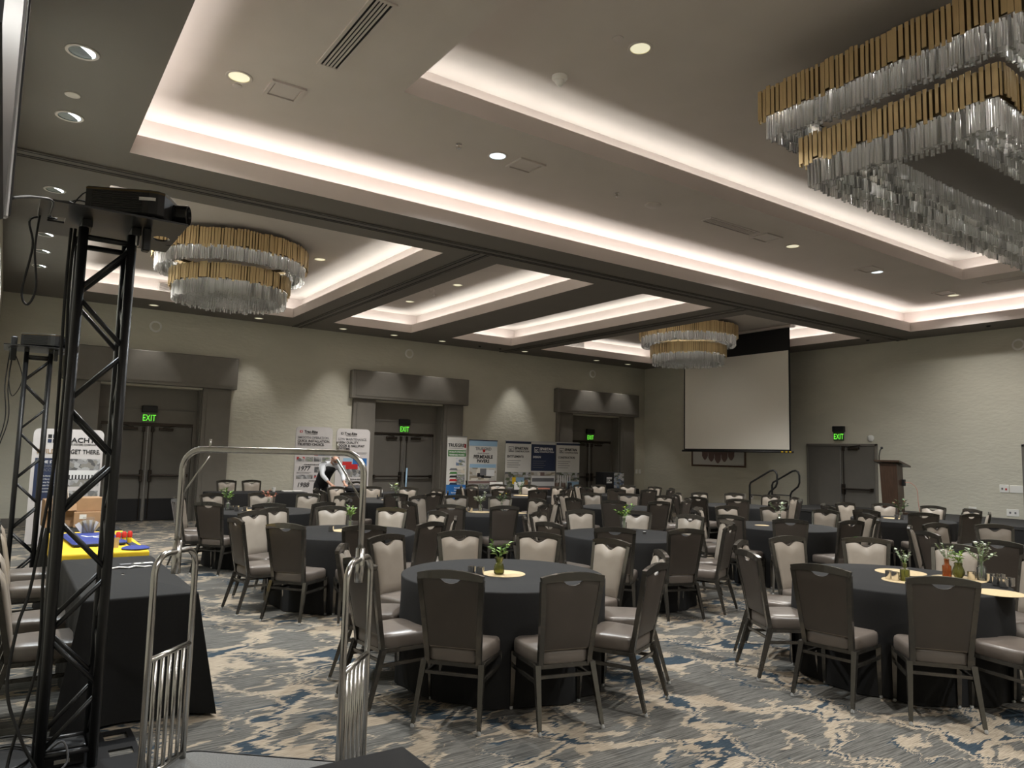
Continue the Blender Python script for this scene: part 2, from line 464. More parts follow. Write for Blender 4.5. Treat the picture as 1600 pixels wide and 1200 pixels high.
def sheet(rect, z, holes, name, th=.02):
    """horizontal slab with rectangular holes (underside at z)"""
    xs = sorted({rect[0], rect[1], *[v for h in holes for v in h[:2]]}); ys = sorted({rect[2], rect[3], *[v for h in holes for v in h[2:]]})
    mb = MB()
    for i in range(len(xs)-1):
        for j in range(len(ys)-1):
            cx, cyy = (xs[i]+xs[i+1])/2, (ys[j]+ys[j+1])/2
            if any(h[0] < cx < h[1] and h[2] < cyy < h[3] for h in holes): continue
            mb.quad((xs[i], ys[j], z), (xs[i], ys[j+1], z), (xs[i+1], ys[j+1], z), (xs[i+1], ys[j], z))
    return mb
def grow(r, d): return (r[0]-d, r[1]+d, r[2]-d, r[3]+d)
ROOM = (XL-2.2, XR+.1, YN-.1, YF+.5)
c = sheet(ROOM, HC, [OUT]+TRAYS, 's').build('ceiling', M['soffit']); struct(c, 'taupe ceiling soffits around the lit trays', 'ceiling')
# each tray: lip, shelf, back wall, raised ceiling
def tray(rect, zb, zt, n, lab, hole=None):
    x0, x1, y0, y1 = rect
    lipm = MB()
    t = .03
    zl, zs = zb+LIP, zb+LIP-SHELF
    g = grow(rect, COVE)
    # lip: inner face up, its top and outer face down to the shelf, then the shelf, then the back wall
    def ring(ra, za, rb, zb_):
        a = [(ra[0], ra[2], za), (ra[1], ra[2], za), (ra[1], ra[3], za), (ra[0], ra[3], za)]
        b_ = [(rb[0], rb[2], zb_), (rb[1], rb[2], zb_), (rb[1], rb[3], zb_), (rb[0], rb[3], zb_)]
        for k in range(4):
            lipm.quad(a[k], a[(k+1) % 4], b_[(k+1) % 4], b_[k])
    ring(rect, zb, rect, zl)
    ring(rect, zl, grow(rect, t), zl)
    ring(grow(rect, t), zl, grow(rect, t), zs)
    ring(grow(rect, t), zs, g, zs)
    ring(g, zs, g, zt)
    o = struct(lipm.build('trim_%d' % n, M['lip']), 'cove lip of the %s' % lab, 'trim')
    cl = sheet(g, zt, [hole] if hole else [], 'x').build('ceiling', M['ceil'])
    struct(cl, 'raised ceiling inside the %s' % lab, 'ceiling')
tray(OUT, HC, Z2, 1, 'large outer ceiling tray', INN)
tray(INN, Z2, Z3, 2, 'inner tray over the rectangular chandelier')
for i, (t, nm) in enumerate(zip(TRAYS, ('tray over the left round chandelier', 'narrow tray nearer the left chandelier', 'narrow tray nearer the right chandelier', 'tray over the right round chandelier'))):
    tray(t, HC, Z2, 3+i, nm)

# walls
ZT = 6.0
D1, D2, D3 = 2.64, 9.02, 15.78          # centres of the three panelled double doors
OP = [(d-1.04, d+1.04) for d in (D1, D2, D3)]
mb = MB()
xs = [XL-2.3] + [v for o_ in OP for v in o_] + [XR+.2]
for i in range(0, len(xs), 2): mb.box(xs[i], xs[i+1], YF, YF+.5, 0, ZT)
for a, b_ in OP: mb.box(a, b_, YF, YF+.5, 3.0, ZT)
for a, b_ in OP: mb.box(a, b_, YF+.42, YF+.5, 0, 3.0)
struct(mb.build('wall_far', M['wall']), 'olive beige textured wall with three panelled doorways', 'wall')
struct(MB().box(XR, XR+.2, YN-.2, YF+.5, 0, ZT).build('wall_right', M['wall']), 'olive beige textured wall behind the projection screen', 'wall')
mb = MB().box(XL-.15, XL, 1.1, YF+.1, 0, ZT).box(XL-.15, XL, -2.4, 1.1, 2.6, ZT).box(XL-.15, XL, YN-.2, -2.4, 0, ZT)
struct(mb.build('wall_left', M['wall']), 'beige side wall along the vendor tables', 'wall')
struct(MB().box(XL-2.3, XR+.2, YN-.2, YN, 0, ZT).build('wall_near', M['wall']), 'beige wall behind the viewer', 'wall')
struct(MB().box(XL-2.4, XL-2.2, YN-.2, YF+.2, 0, ZT).build('wall_alcove', M['wall']), 'beige wall of the side alcove', 'wall')
struct(MB().box(XR-.018, XR, YN, YF, 0, .16).build('baseboard_right', M['trim']), 'taupe baseboard under the screen wall', 'baseboard')
mb = MB()
for a, b_ in ((XL, D1-1.70), (D1+1.70, D2-1.70), (D2+1.70, D3-1.70), (D3+1.75, XR)): mb.box(a, b_, YF-.018, YF, 0, .16)
struct(mb.build('baseboard_far', M['trim']), 'taupe baseboard along the doorway wall', 'baseboard')

# airwall tracks: aluminium channel with two dark grooves
def track(p0, p1, n, lab):
    r = bpy.data.objects.new('trim_%d' % n, None); COL.objects.link(r); struct(r, lab, 'trim')
    ax = 0 if abs(p1[0]-p0[0]) > abs(p1[1]-p0[1]) else 1
    def strip(off, w, zz, th, name, mt):
        if ax == 0: m_ = MB().box(p0[0], p1[0], p0[1]+off-w, p0[1]+off+w, HC-zz-th, HC-zz)
        else: m_ = MB().box(p0[0]+off-w, p0[0]+off+w, p0[1], p1[1], HC-zz-th, HC-zz)
        m_.build(name, mt, r)
    strip(0, .115, 0, .008, 'track_channel', M['track'])
    for s in (-1, 1):
        strip(s*.06, .011, .008, .003, 'groove', M['groove'])
        strip(s*.112, .008, .008, .012, 'rail', M['track'])
track((XL, 9.05), (XR, 9.05), 10, 'partition track running the length of the soffit')
track((5.80, 9.18), (5.80, YF), 11, 'partition track beside the left chandelier tray')
track((12.04, 9.18), (12.04, YF), 12, 'partition track beside the right chandelier tray')

# panelled double doors with header and pilasters
def panic_door(root, cx, yf, w, h, kick=True, two_bars=True):
    for s in (-1, 1):
        x0, x1 = (cx+.006, cx+w/2) if s > 0 else (cx-w/2, cx-.006)
        lf = MB().cbox(x0, x1, yf-.045, yf, .012, h, .006).build('door_leaf', M['door'], root)
        if kick: MB().box(x0+.03, x1-.03, yf-.05, yf-.045, .02, .50).build('kick_plate', M['kick'], lf)
        if two_bars or s > 0:
            bx = cx+s*.09
            bar = MB().tube([(bx, yf-.12, 1.02), (cx+s*(w/2-.08), yf-.12, 1.02)], .024, 8)
            bar.cbox(cx+s*(w/2-.08)-.03, cx+s*(w/2-.08)+.03, yf-.14, yf-.045, .98, 1.06, .006)
            bar.build('panic_bar', M['bronze'], lf, True)
            MB().cbox(bx-.035, bx+.035, yf-.13, yf-.045, .88, 1.14, .01).build('latch_case', M['bronze'], lf)
            MB().tube([(bx, yf-.075, 1.1), (bx, yf-.075, h-.04)], .012, 6).cbox(bx-.03, bx+.03, yf-.10, yf-.045, h-.13, h-.01, .008).tube([(bx, yf-.075, .93), (bx, yf-.075, .06)], .012, 6).build('vertical_rod', M['bronze'], lf, True)
            MB().cbox(cx+s*.22, cx+s*.52, yf-.11, yf-.045, h-.09, h-.03, .008).tube([(cx+s*.30, yf-.10, h-.02), (cx+s*.60, yf-.16, h+.02)], .01, 6).build('door_closer', M['bronze'], lf)
    MB().cbox(cx-.008, cx+.008, yf-.055, yf-.045, .0, h, .003).build('astragal', M['alu'], root)
def panelled(cx, n, lab):
    r = bpy.data.objects.new('door_%d' % n, None); COL.objects.link(r); r.location = (cx, YF, 0); struct(r, lab, 'door')
    yb = .34
    for s in (-1, 1):
        a, b_ = sorted((s*1.04, s*1.66))
        p = MB().cbox(a, b_, -.10, .02, 0, 3.04, .008).build('pilaster', M['trim'], r)
        MB().box(a+.09, b_-.09, -.112, -.10, .12, 2.95).build('raised_panel', M['trim'], p)
        MB().box(s*1.04-(.02 if s > 0 else 0), s*1.04+(.0 if s > 0 else .02), .02, yb, 0, 3.02).build('reveal', M['trim'], r)
    hd = MB().cbox(-1.76, 1.76, -.22, .0, 3.04, 3.78, .012).build('header', M['trim'], r)
    MB().box(-1.66, 1.66, -.232, -.22, 3.12, 3.71).build('raised_panel', M['trim'], hd)
    MB().box(-1.04, 1.04, yb-.03, yb+.02, 2.16, 3.02).build('overdoor_panel', M['trim'], r)
    MB().box(-1.02, 1.02, yb-.045, yb-.03, 2.50, 2.52).build('panel_bead', M['door'], r)
    for s in (-1, 1):
        a, b_ = sorted((s*.94, s*1.02))
        MB().box(a, b_, yb-.05, yb+.02, 0, 2.20).build('jamb', M['trim'], r)
    MB().box(-.94, .94, yb-.05, yb+.02, 2.13, 2.20).build('head_jamb', M['bronze'], r)
    panic_door(r, 0, yb, 1.86, 2.12)
    return r
panelled(D1, 1, 'panelled double door behind the black truss tower')
panelled(D2, 2, 'panelled double door between the vendor banners')
panelled(D3, 3, 'panelled double door nearest the room corner')
def plain_door(cy, n, lab, w=1.84, h=2.12):
    r = bpy.data.objects.new('door_%d' % n, None); COL.objects.link(r); r.location = (XR, cy, 0); r.rotation_euler = (0, 0, -PI/2); struct(r, lab, 'door')
    for s in (-1, 1):
        a, b_ = sorted((s*w/2, s*(w/2+.055)))
        MB().cbox(a, b_, -.05, .02, 0, h+.06, .006).build('jamb', M['trim'], r)
    MB().cbox(-w/2-.055, w/2+.055, -.05, .02, h, h+.06, .006).build('head_jamb', M['trim'], r)
    panic_door(r, 0, 0.02, w, h, False, False)
plain_door(10.72, 4, 'grey double door beside the lectern')
plain_door(5.60, 5, 'grey door cut off by the right edge of the view')

# exit signs
def exit_sign(loc, rz, lab):
    t = thing('exit_sign', lab, 'sign', loc, rz, 'green exit signs over the doors')
    MB().cbox(-.16, .16, -.10, 0, .15, .30, .01).build('housing', M['black_plastic'], t)
    MB().box(-.145, .145, -.055, -.045, -.08, .15).build('face_panel', M['exit_face'], t)
    text('EXIT', .205, (0, -.058, -.04), (PI/2, 0, 0), M['exit_green'], t, bold=.0, align='CENTER', xs=.66)
exit_sign((D1, YF+.30, 2.28), 0, 'exit sign over the door behind the truss tower')
exit_sign((D2, YF+.30, 2.28), 0, 'exit sign over the door between the banners')
exit_sign((D3, YF+.30, 2.28), 0, 'exit sign over the door nearest the corner')
exit_sign((XR-.01, 10.74, 2.34), -PI/2, 'exit sign over the door beside the lectern')

# round wall speakers and plates
def wall_disc(loc, rz, lab, r=.13, ring=True):
    t = thing('wall_speaker', lab, 'speaker', loc, rz)
    prof = [(r, 0), (r, .012), (r*.86, .022), (r*.70, .022), (r*.68, .014), (.001, .014)] if ring else [(r, 0), (r, .015), (r*.8, .03), (.001, .035)]
    o = MB().lathe(prof, 28).build('bezel', M['white_plastic'], t, 40); o.rotation_euler = (PI/2, 0, 0)
    if ring:
        g = MB().lathe([(r*.68, 0), (r*.66, .017), (.001, .019)], 24).build('grille', M['wall'], t, 40); g.rotation_euler = (PI/2, 0, 0)
wall_disc((2.60, YF, 4.36), 0, 'white ring speaker high above the door behind the truss')
wall_disc((8.95, YF, 4.38), 0, 'white ring speaker high above the middle panelled door')
wall_disc((15.62, YF, 4.38), 0, 'white ring speaker high above the corner door')
wall_disc((XR, 6.56, 4.35), -PI/2, 'white ring speaker high on the wall at the right edge')
wall_disc((XR, 9.91, 2.32), -PI/2, 'small solid white disc beside the exit sign and lectern', .085, False)
def wall_plate(y, z, w, h, lab, marks, X=XR, rz=-PI/2, x=None):
    t = thing('wall_plate', lab, 'plate', (X, y, z) if x is None else (x, y, z), rz)
    MB().cbox(-w/2, w/2, -.012, 0, -h/2, h/2, .005).build('cover', M['white_plastic'], t)
    for (mx, mz, mt) in marks: MB().cbox(mx-.018, mx+.018, -.018, -.011, mz-.022, mz+.022, .003).build('socket', M[mt], t)
wall_plate(6.95, 1.21, .18, .17, 'wall switch plate with a red switch', [(-.035, 0, 'ink_grey'), (.04, -.01, 'red')])
wall_plate(6.71, 1.21, .26, .16, 'blank white wall plate beside the red switch', [])
wall_plate(6.80, .70, .24, .15, 'double outlet plate low on the wall near the right edge', [(-.05, 0, 'ink_grey'), (.05, 0, 'ink_grey')])
wall_plate(7.60, .70, .16, .14, 'white outlet plate low on the wall behind the stage', [(0, 0, 'ink_grey')])
wall_plate(13.75, .64, .10, .15, 'white outlet plate below the framed picture', [])
wall_plate(13.50, .64, .10, .15, 'outlet plate with a plug below the framed picture', [(0, 0, 'ink')])
t = thing('wall_plate', 'pair of light switches beside the corner door', 'plate', (17.72, YF, 1.22))
MB().cbox(-.13, -.03, -.012, 0, -.07, .07, .005).build('cover', M['white_plastic'], t); MB().cbox(.02, .13, -.012, 0, -.07, .07, .005).build('cover', M['white_plastic'], t)

# ------------------------------------------------------------------ ceiling fittings
def downlight(x, y, z, lab, kind='warm', watts=60, on=True, r=.085, group='recessed downlights', blend=.6, angle=70, tilt=None):
    t = thing('downlight', lab, 'downlight', (x, y, z), 0, group)
    MB().lathe([(r*1.0, -.001), (r*1.24, -.001), (r*1.26, -.006), (r*1.20, -.011), (r, -.008)], 28, cap=False).build('trim_ring', M['white_metal'], t, 40)
    MB().lathe([(r, -.008), (r*.93, .012), (r*.99, -.004), (r, -.0075)], 28, cap=False).build('reflector', M['reflector_'+kind], t, 'all')
    if on:
        if kind == 'cool' and z == HC:
            MB().lathe([(r*.97, -.0035), (r*.5, -.0045), (.001, -.0045)], 24).build('reflector_dish', M['reflector_cool'], t)
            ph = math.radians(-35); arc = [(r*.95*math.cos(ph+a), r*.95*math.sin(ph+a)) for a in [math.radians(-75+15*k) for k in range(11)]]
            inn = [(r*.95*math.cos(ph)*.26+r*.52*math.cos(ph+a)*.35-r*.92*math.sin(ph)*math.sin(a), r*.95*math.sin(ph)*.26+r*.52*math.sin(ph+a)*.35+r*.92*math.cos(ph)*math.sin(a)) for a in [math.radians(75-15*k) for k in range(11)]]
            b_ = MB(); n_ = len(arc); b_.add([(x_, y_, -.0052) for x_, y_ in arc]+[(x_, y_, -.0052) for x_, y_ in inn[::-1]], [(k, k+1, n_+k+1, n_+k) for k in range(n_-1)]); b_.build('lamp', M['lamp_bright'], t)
        else: MB().lathe([(r*.97, -.0035), (r*.5, -.0045), (.001, -.0045)], 24).build('lamp', M['lamp_'+kind], t)
        L = bpy.data.lights.new('downlight_beam', 'SPOT'); L.energy = watts; L.spot_size = math.radians(angle); L.spot_blend = blend
        L.shadow_soft_size = .06; L.color = (1, .97, .915) if kind == 'warm' else (.88, .96, 1)
        o = bpy.data.objects.new('downlight_beam', L); COL.objects.link(o); o.parent = t; o.location = (0, 0, -.03)
        if tilt: o.rotation_euler = tilt
    else:
        MB().lathe([(r*.97, -.0035), (r*.5, -.0045), (.001, -.0045)], 24).build('lamp', M['reflector_'+kind], t)
WW = 30
GW = 'downlights washing the doorway wall'
for x, lab, w in ((2.45, 'downlight above the door behind the truss tower', 1), (4.70, 'downlight above the blank wall left of the banners', .9), (6.79, 'downlight left of the middle panelled door', .9),
               (8.20, 'downlight above the left of the middle door', .9), (9.65, 'downlight above the right of the middle door', 1), (12.45, 'downlight above the navy and white banners', 1.6),
               (15.27, 'downlight above the corner door', 1.5), (16.64, 'downlight nearest the room corner', 1.2)):
    downlight(x, 17.30, HC, lab, 'warm', WW*w, group=GW, angle=62)
GL = 'downlights in the soffit along the left wall'
for y, lab, w in ((6.39, 'bright cool downlight nearest the camera, top left', 1.3), (7.76, 'second bright cool downlight at the top left', 1.2), (10.18, 'cool downlight behind the projector cables', 1),
               (12.49, 'cool downlight above the projector plate, second row', 1), (13.63, 'cool downlight behind the hanging cable loop', 1), (14.82, 'faint cool downlight farthest along the left wall', .8)):
    downlight(.27, y, HC, lab, 'cool', 90*w, group=GL, r=.095, angle=130, blend=1.0)
GO = 'downlights in the outer ceiling tray'
for x, lab, k, on in ((1.59, 'pale round downlight beside the square ceiling hatch, top left', 'warm', True), (4.59, 'cool white downlight in the middle of the outer tray', 'cool', True), (10.49, 'downlight past the slot grille below the big chandelier', 'warm', True),
               (13.12, 'dim downlight with dark eye below the big chandelier', 'cool', True), (16.12, 'downlight at the far right corner of the outer tray', 'warm', True)):
    downlight(x, 7.03, Z2, lab, k, 380*(.32 if x > 15 else .8 if x > 12 else 1), on, .10, GO, angle=150, blend=1.0)
for x, k, lab in ((1.59, 'warm', 'downlight behind the viewer near the left wall'), (4.59, 'cool', 'downlight behind the viewer in the outer tray'), (8.0, 'warm', 'downlight behind the viewer beside the big chandelier'), (12.0, 'warm', 'unseen downlight at the near right of the outer tray')):
    downlight(x, -.73, Z2, lab, k, 210, True, .10, GO, angle=150, blend=1.0)  # unseen lamps on the near side, added to light the foreground
for x, y, lab in ((4.86, 1.37, 'unseen downlight overhead in the inner tray'), (4.86, 4.92, 'glowing downlight beside the smoke detector'), (12.6, 4.92, 'downlight beyond the big chandelier')):
    downlight(x, y, Z3, lab, 'warm', 330, True, .10, 'downlights in the inner tray', angle=118, blend=1.0)  # the overhead one is out of view, added to light the foreground
for x, y, lab in ((4.60, 13.05, 'downlight right of the left round chandelier'), (7.65, 15.36, 'downlight deep in the left narrow tray'), (7.65, 13.13, 'downlight in the middle of the left narrow tray'),
                  (10.55, 13.1, 'downlight in the right narrow tray'), (1.45, 13.05, 'downlight left of the left round chandelier'), (13.3, 11.0, 'downlight left of the right round chandelier')):
    downlight(x, y, Z2, lab, 'warm', 360, True, .095, 'downlights in the far trays', angle=116, blend=1.0)
def ceil_disc(x, y, z, r, lab, cat='sensor', name='ceiling_sensor', prof=None, mt='white_metal'):
    t = thing(name, lab, cat, (x, y, z))
    MB().lathe(prof or [(r, 0), (r, -.008), (r*.8, -.012), (.001, -.012)], 24).build('cover', M[mt], t, 40)
    return t
ceil_disc(1.62, 7.22, Z2, .045, 'small round cover below the pale downlight, top left')
ceil_disc(.26, 7.25, HC, .06, 'small round cover between the two bright downlights', mt='ceil')
ceil_disc(4.57, 4.93, Z3, .055, 'small round cover beside the glowing downlight')
ceil_disc(4.05, 7.03, Z2, .035, 'small sprinkler head beside the cool white downlight', 'sprinkler', 'sprinkler_head', [(.035, 0), (.035, -.01), (.012, -.014), (.012, -.05), (.028, -.052), (.028, -.056), (.001, -.057)], 'silver')
ceil_disc(6.55, 7.05, Z2, .03, 'small sprinkler head before the white ceiling dome', 'sprinkler', 'sprinkler_head', [(.03, 0), (.03, -.01), (.012, -.014), (.012, -.05), (.024, -.052), (.001, -.057)], 'silver')
ceil_disc(7.26, 7.07, Z2, .115, 'flat white dome on the ceiling left of the slot grille', 'sensor', 'ceiling_sensor', [(.115, 0), (.115, -.014), (.09, -.03), (.001, -.034)])
ceil_disc(10.0, 7.18, Z2, .04, 'small round cover beside the downlight below the chandelier')
ceil_disc(12.75, 7.22, Z2, .04, 'small round cover left of the dim downlight')
t = thing('smoke_detector', 'white stepped smoke detector with strobe on inner ceiling', 'smoke detector', (4.57, 5.83, Z3))
MB().lathe([(.085, 0), (.085, -.025), (.07, -.04), (.05, -.045)], 24).build('base', M['white_plastic'], t, 40)
MB().lathe([(.055, -.045), (.055, -.06), (.045, -.075), (.03, -.10), (.018, -.11), (.001, -.112)], 20).build('sensor_head', M['white_plastic'], t, 40)
for k, (x, y) in enumerate(((7.45, 13.9), (7.75, 14.3))): ceil_disc(x, y, Z2, .05, ('smoke detector in the left narrow tray, nearer', 'smoke detector in the left narrow tray, farther')[k], prof=[(.06, 0), (.06, -.03), (.04, -.06), (.001, -.062)])
for x, lab in ((11.6, 'tiny camera in the soffit left of the corner door'), (10.9, 'tiny sensor above the banners')): ceil_disc(x, 17.35, HC, .035, lab, mt='black_plastic', prof=[(.04, 0), (.04, -.006), (.02, -.03), (.001, -.032)])
for y, lab in ((12.2, 'tiny dark sensor in the soffit right of the screen'), (9.6, 'tiny dark sensor in the soffit at the beam end'), (6.9, 'tiny dark sensor in the soffit at the right edge')): ceil_disc(17.4, y, HC, .04, lab, mt='black_plastic', prof=[(.045, 0), (.045, -.006), (.025, -.03), (.001, -.032)])
def hatch(x, y, z, w, d, lab):
    t = thing('ceiling_hatch', lab, 'hatch', (x, y, z), 0, 'square hatches in the outer tray')
    for a in ((-w, w, -d, -d+.035), (-w, w, d-.035, d), (-w, -w+.035, -d+.035, d-.035), (w-.035, w, -d+.035, d-.035)): MB().box(*a, -.022, 0).build('frame_bar', M['white_metal'], t)
    MB().cbox(-w+.045, w-.045, -d+.045, d-.045, -.012, 0, .003).build('panel', M['white_metal'], t)
hatch(2.03, 7.03, Z2, .17, .17, 'square ceiling hatch at the upper left below the slot grille')
hatch(5.02, 7.05, Z2, .19, .17, 'square ceiling hatch right of the cool white downlight')
hatch(9.75, 7.01, Z2, .20, .17, 'square ceiling hatch right of the slot grille under the chandelier')
hatch(12.80, 7.01, Z2, .20, .17, 'square ceiling hatch beside the dim downlight')
hatch(15.75, 7.04, Z2, .20, .17, 'square ceiling hatch at the far right corner')
def slot_vent(x0, x1, y0, y1, z, n, along, lab):
    t = thing('slot_grille', lab, 'vent', ((x0+x1)/2, (y0+y1)/2, z)); w, d = (x1-x0)/2, (y1-y0)/2
    MB().box(-w, w, -d, d, -.004, 0).build('backing', M['slot_dark'], t)
    for a in ((-w-.03, w+.03, -d-.03, -d), (-w-.03, w+.03, d, d+.03), (-w-.03, -w, -d, d), (w, w+.03, -d, d)): MB().box(*a, -.014, 0).build('frame_bar', M['white_metal'], t)
    for k in range(1, n):
        if along == 'Y': cx = -w+2*w*k/n; MB().box(cx-.008, cx+.008, -d, d, -.012, -.004).build('slat', M['white_metal'], t)
        else: cx = -d+2*d*k/n; MB().box(-w, w, cx-.008, cx+.008, -.012, -.004).build('slat', M['white_metal'], t)
slot_vent(2.13, 2.29, 5.10, 6.30, Z2, 5, 'Y', 'long slotted air grille at the top of the view')
slot_vent(8.32, 9.42, 6.93, 7.09, Z2, 5, 'X', 'slotted air grille in the outer tray below the chandelier')
slot_vent(15.40, 15.56, 4.6, 6.15, Z2, 5, 'Y', 'slotted air grille at the far right beyond the chandelier')
def side_vent(x, y, lab, w=.45):
    t = thing('side_grille', lab, 'vent', (x, y, 5.09)); MB().box(-w, w, -.012, 0, -.09, .09).build('frame', M['white_metal'], t)
    for k in range(7): MB().box(-w+.03, w-.03, -.016, -.012, -.075+k*.023, -.065+k*.023).build('slat', M['track'], t)
side_vent(2.9, 16.66+COVE, 'slatted side grille in the tray behind the left chandelier'); side_vent(14.0, 16.66+COVE, 'slatted side grille in the tray behind the right chandelier')
# ================================================================== chandeliers
rod_me = MB().add([(-.5,-.35,-1),(.5,-.35,-1),(.5,.35,-1),(-.5,.35,-1),(-.5,-.35,0),(.5,-.35,0),(.5,.35,0),(-.5,.35,0)], [(3,2,1,0),(4,5,6,7),(0,1,5,4),(1,2,6,5),(2,3,7,6),(3,0,4,7)])
def prism_mesh(name, mt):
    q = MB(); q.v, q.f = list(rod_me.v), list(rod_me.f); return q.mesh(name, mt)
def tri_rod(name, mt):
    n = 6; q = MB().loops([[(.5*math.cos(2*PI*k/n), .5*math.sin(2*PI*k/n), z) for k in range(n)] for z in (-1, -.04, 0)]); return q.mesh(name, mt)
GOLD_ME, ROD_ME = prism_mesh('gold_strip', M['gold']), [tri_rod('crystal_rod', M[k]) for k in ('crystal', 'crystal_a', 'crystal_b', 'crystal')]
def add_rod(mb, x, y, z, w, d, l, a):
    ca, sa = math.cos(a), math.sin(a)
    def P(u, v, zz): return (x+u*ca-v*sa, y+u*sa+v*ca, zz)
    n = 4
    mb.loops([[P(.5*w*math.cos(2*PI*(k+.5)/n), .5*d*math.sin(2*PI*(k+.5)/n), zz) for k in range(n)] for zz in (z-l, z)])
def gold_part(t, x, y, z, a, w, l):
    obj('gold_strip', GOLD_ME, t, (x, y, z), a, (w, .012, l))
def rod_part(t, x, y, z, a, w, l):
    obj('crystal_rod', rnd.choice(ROD_ME), t, (x, y, z), a, (w, w, l))
rnd = random.Random(3)
def chandelier_path(kind, size, step):
    """points (x, y, angle, side) around a circle of radius size or a rectangle of half sizes size"""
    out = []
    if kind == 'round':
        n = max(8, int(2*PI*size/step))
        for k in range(n):
            a = 2*PI*k/n; out.append((size*math.cos(a), size*math.sin(a), a+PI/2, a))
    else:
        hx, hy = size
        for (x0, y0, x1, y1, ang, s) in ((-hx, -hy, hx, -hy, 0, 'S'), (hx, -hy, hx, hy, PI/2, 'E'), (hx, hy, -hx, hy, PI, 'N'), (-hx, hy, -hx, -hy, -PI/2, 'W')):
            L = math.hypot(x1-x0, y1-y0); n = max(2, int(L/step))
            for k in range(n):
                f = (k+.5)/n; out.append((x0+(x1-x0)*f, y0+(y1-y0)*f, ang, s))
    return out
def shrink(kind, s, d):
    return s-d if kind == 'round' else (s[0]-d, s[1]-d)
def chandelier(kind, loc, s1, s2, ztop, zceil, lab, shown):
    cx, cyy = loc
    t = thing('crystal_chandelier', lab, 'chandelier', (cx, cyy, 0))
    stuff_gold, stuff_rod = MB(), MB()
    ng = nr = 0
    zg1, zg2 = ztop, ztop-.50
    for s, zt, L in ((s1, zg1, .31), (s2, zg2, .28)):
        for (x, y, a, sd) in chandelier_path(kind, s, .047):
            w = rnd.uniform(.026, .047); l = L*rnd.uniform(.86, 1.08); z = zt+rnd.uniform(-.012, .02)
            off = rnd.choice((0, .006, .012, .016)); ox, oy = math.sin(a)*off, -math.cos(a)*off
            if shown(sd) and ng < 300: gold_part(t, x+ox, y+oy, z, a+rnd.uniform(-.12, .12), w, l); ng += 1
            else: add_rod(stuff_gold, x, y, z, w*1.3, .016, l, a)
    # crystal rows
    rows = []
    for s, zt in ((s1, zg1-.27), (s2, zg2-.24)):
        tier1 = s is s1
        rows.append((shrink(kind, s, .05), zt, .225 if tier1 else .245, .027, .036, True))
        rows.append((shrink(kind, s, .14), zt+.02, .225 if tier1 else .235, .034, .040, False))
        rows.append((shrink(kind, s, .23), zt+.03, .215 if tier1 else .215, .034, .044, False))
        if not tier1:
            d = .33
            while (s-d if kind == 'round' else s[1]-d) > (.08 if kind == 'round' else .30):
                rows.append((shrink(kind, s, d), zt+.04, .20-min(.05, d*.08), .03, .046, False)); d += .10
    for s, zt, l0, w, st, outer in rows:
        for (x, y, a, sd) in chandelier_path(kind, s, st):
            l = l0*rnd.uniform(.93, 1.06); z = zt+rnd.uniform(-.01, .01)
            if outer and shown(sd) and nr < 300: rod_part(t, x, y, z, a+rnd.uniform(-.4, .4), w*rnd.uniform(.8, 1.15), l); nr += 1
            else: add_rod(stuff_rod, x, y, z, w, w, l, a+rnd.uniform(-.4, .4))
    if stuff_gold.v:
        o = stuff_gold.build('gold_strip_fringe', M['gold'], t); o['kind'] = 'stuff'
    o = stuff_rod.build('crystal_rod_fringe', M['crystal_in'], t); o['kind'] = 'stuff'
    # metal frames, plates and stem
    def plate(s, z0, z1, name, mt):
        if kind == 'round': MB().lathe([(s, z0), (s, z1)], 48).build(name, mt, t)
        else: MB().box(-s[0], s[0], -s[1], s[1], z0, z1).build(name, mt, t)
    plate(shrink(kind, s1, .03), zg1-.06, zg1-.03, 'upper_plate', M['white_metal'])
    plate(shrink(kind, s2, .03), zg2-.03, zg2+.0, 'lower_plate', M['track'])
    if kind == 'round': MB().lathe([(.25, zg1-.03), (.25, zceil)], 32).build('canopy', M['track'], t, 40)
    else:
        for k in (-1, 0, 1): MB().cbox(k*2.2-.25, k*2.2+.25, -.25, .25, zg1-.03, zceil, .01).build('canopy', M['track'], t)
    # metal bands added behind the gold strips, blocking light leaks through the gaps
    for s, zt, L in ((s1, zg1, .27), (s2, zg2, .24)):
        if kind == 'round':
            r_ = s-.026; MB().lathe([(r_, zt-L), (r_+.006, zt-L), (r_+.006, zt-.01), (r_, zt-.01)], 64, cap=False).build('leak_block_band', M['gold_dark'], t, 40)
        else:
            hx, hy = s[0]-.026, s[1]-.026
            for a in ((-hx, hx, -hy, -hy+.006), (-hx, hx, hy-.006, hy), (-hx, -hx+.006, -hy, hy), (hx-.006, hx, -hy, hy)): MB().box(*a, zt-L, zt-.01).build('leak_block_band', M['gold_dark'], t)
    # area lights added between the first and second rows to brighten the rods
    def strip(x, y, a, ln, z):
        L = bpy.data.lights.new('chandelier_fill', 'AREA'); L.shape = 'RECTANGLE'; L.size, L.size_y = ln, .035; L.energy = ROD_FILL*ln; L.color = (1, .96, .90)
        o = bpy.data.objects.new('chandelier_fill', L); COL.objects.link(o); o.parent = t; o.location = (x, y, z); o.rotation_euler = (0, 0, a)
    for s, z in ((s1, zg1-.10), (s2, zg2-.05)):
        if kind == 'round':
            r_ = s-.095; n = 10
            for k in range(n): strip(r_*math.cos(2*PI*k/n), r_*math.sin(2*PI*k/n), 2*PI*k/n+PI/2, r_*.60, z)
        else:
            hx, hy = s[0]-.095, s[1]-.095
            for sg in (-1, 1): strip(0, sg*hy, 0, 2*hx, z); strip(sg*hx, 0, PI/2, 2*hy, z)
    return t
ROD_FILL = 1.6  # watts per metre of the lights added among the rods
CH_C = (8.92, 3.14)
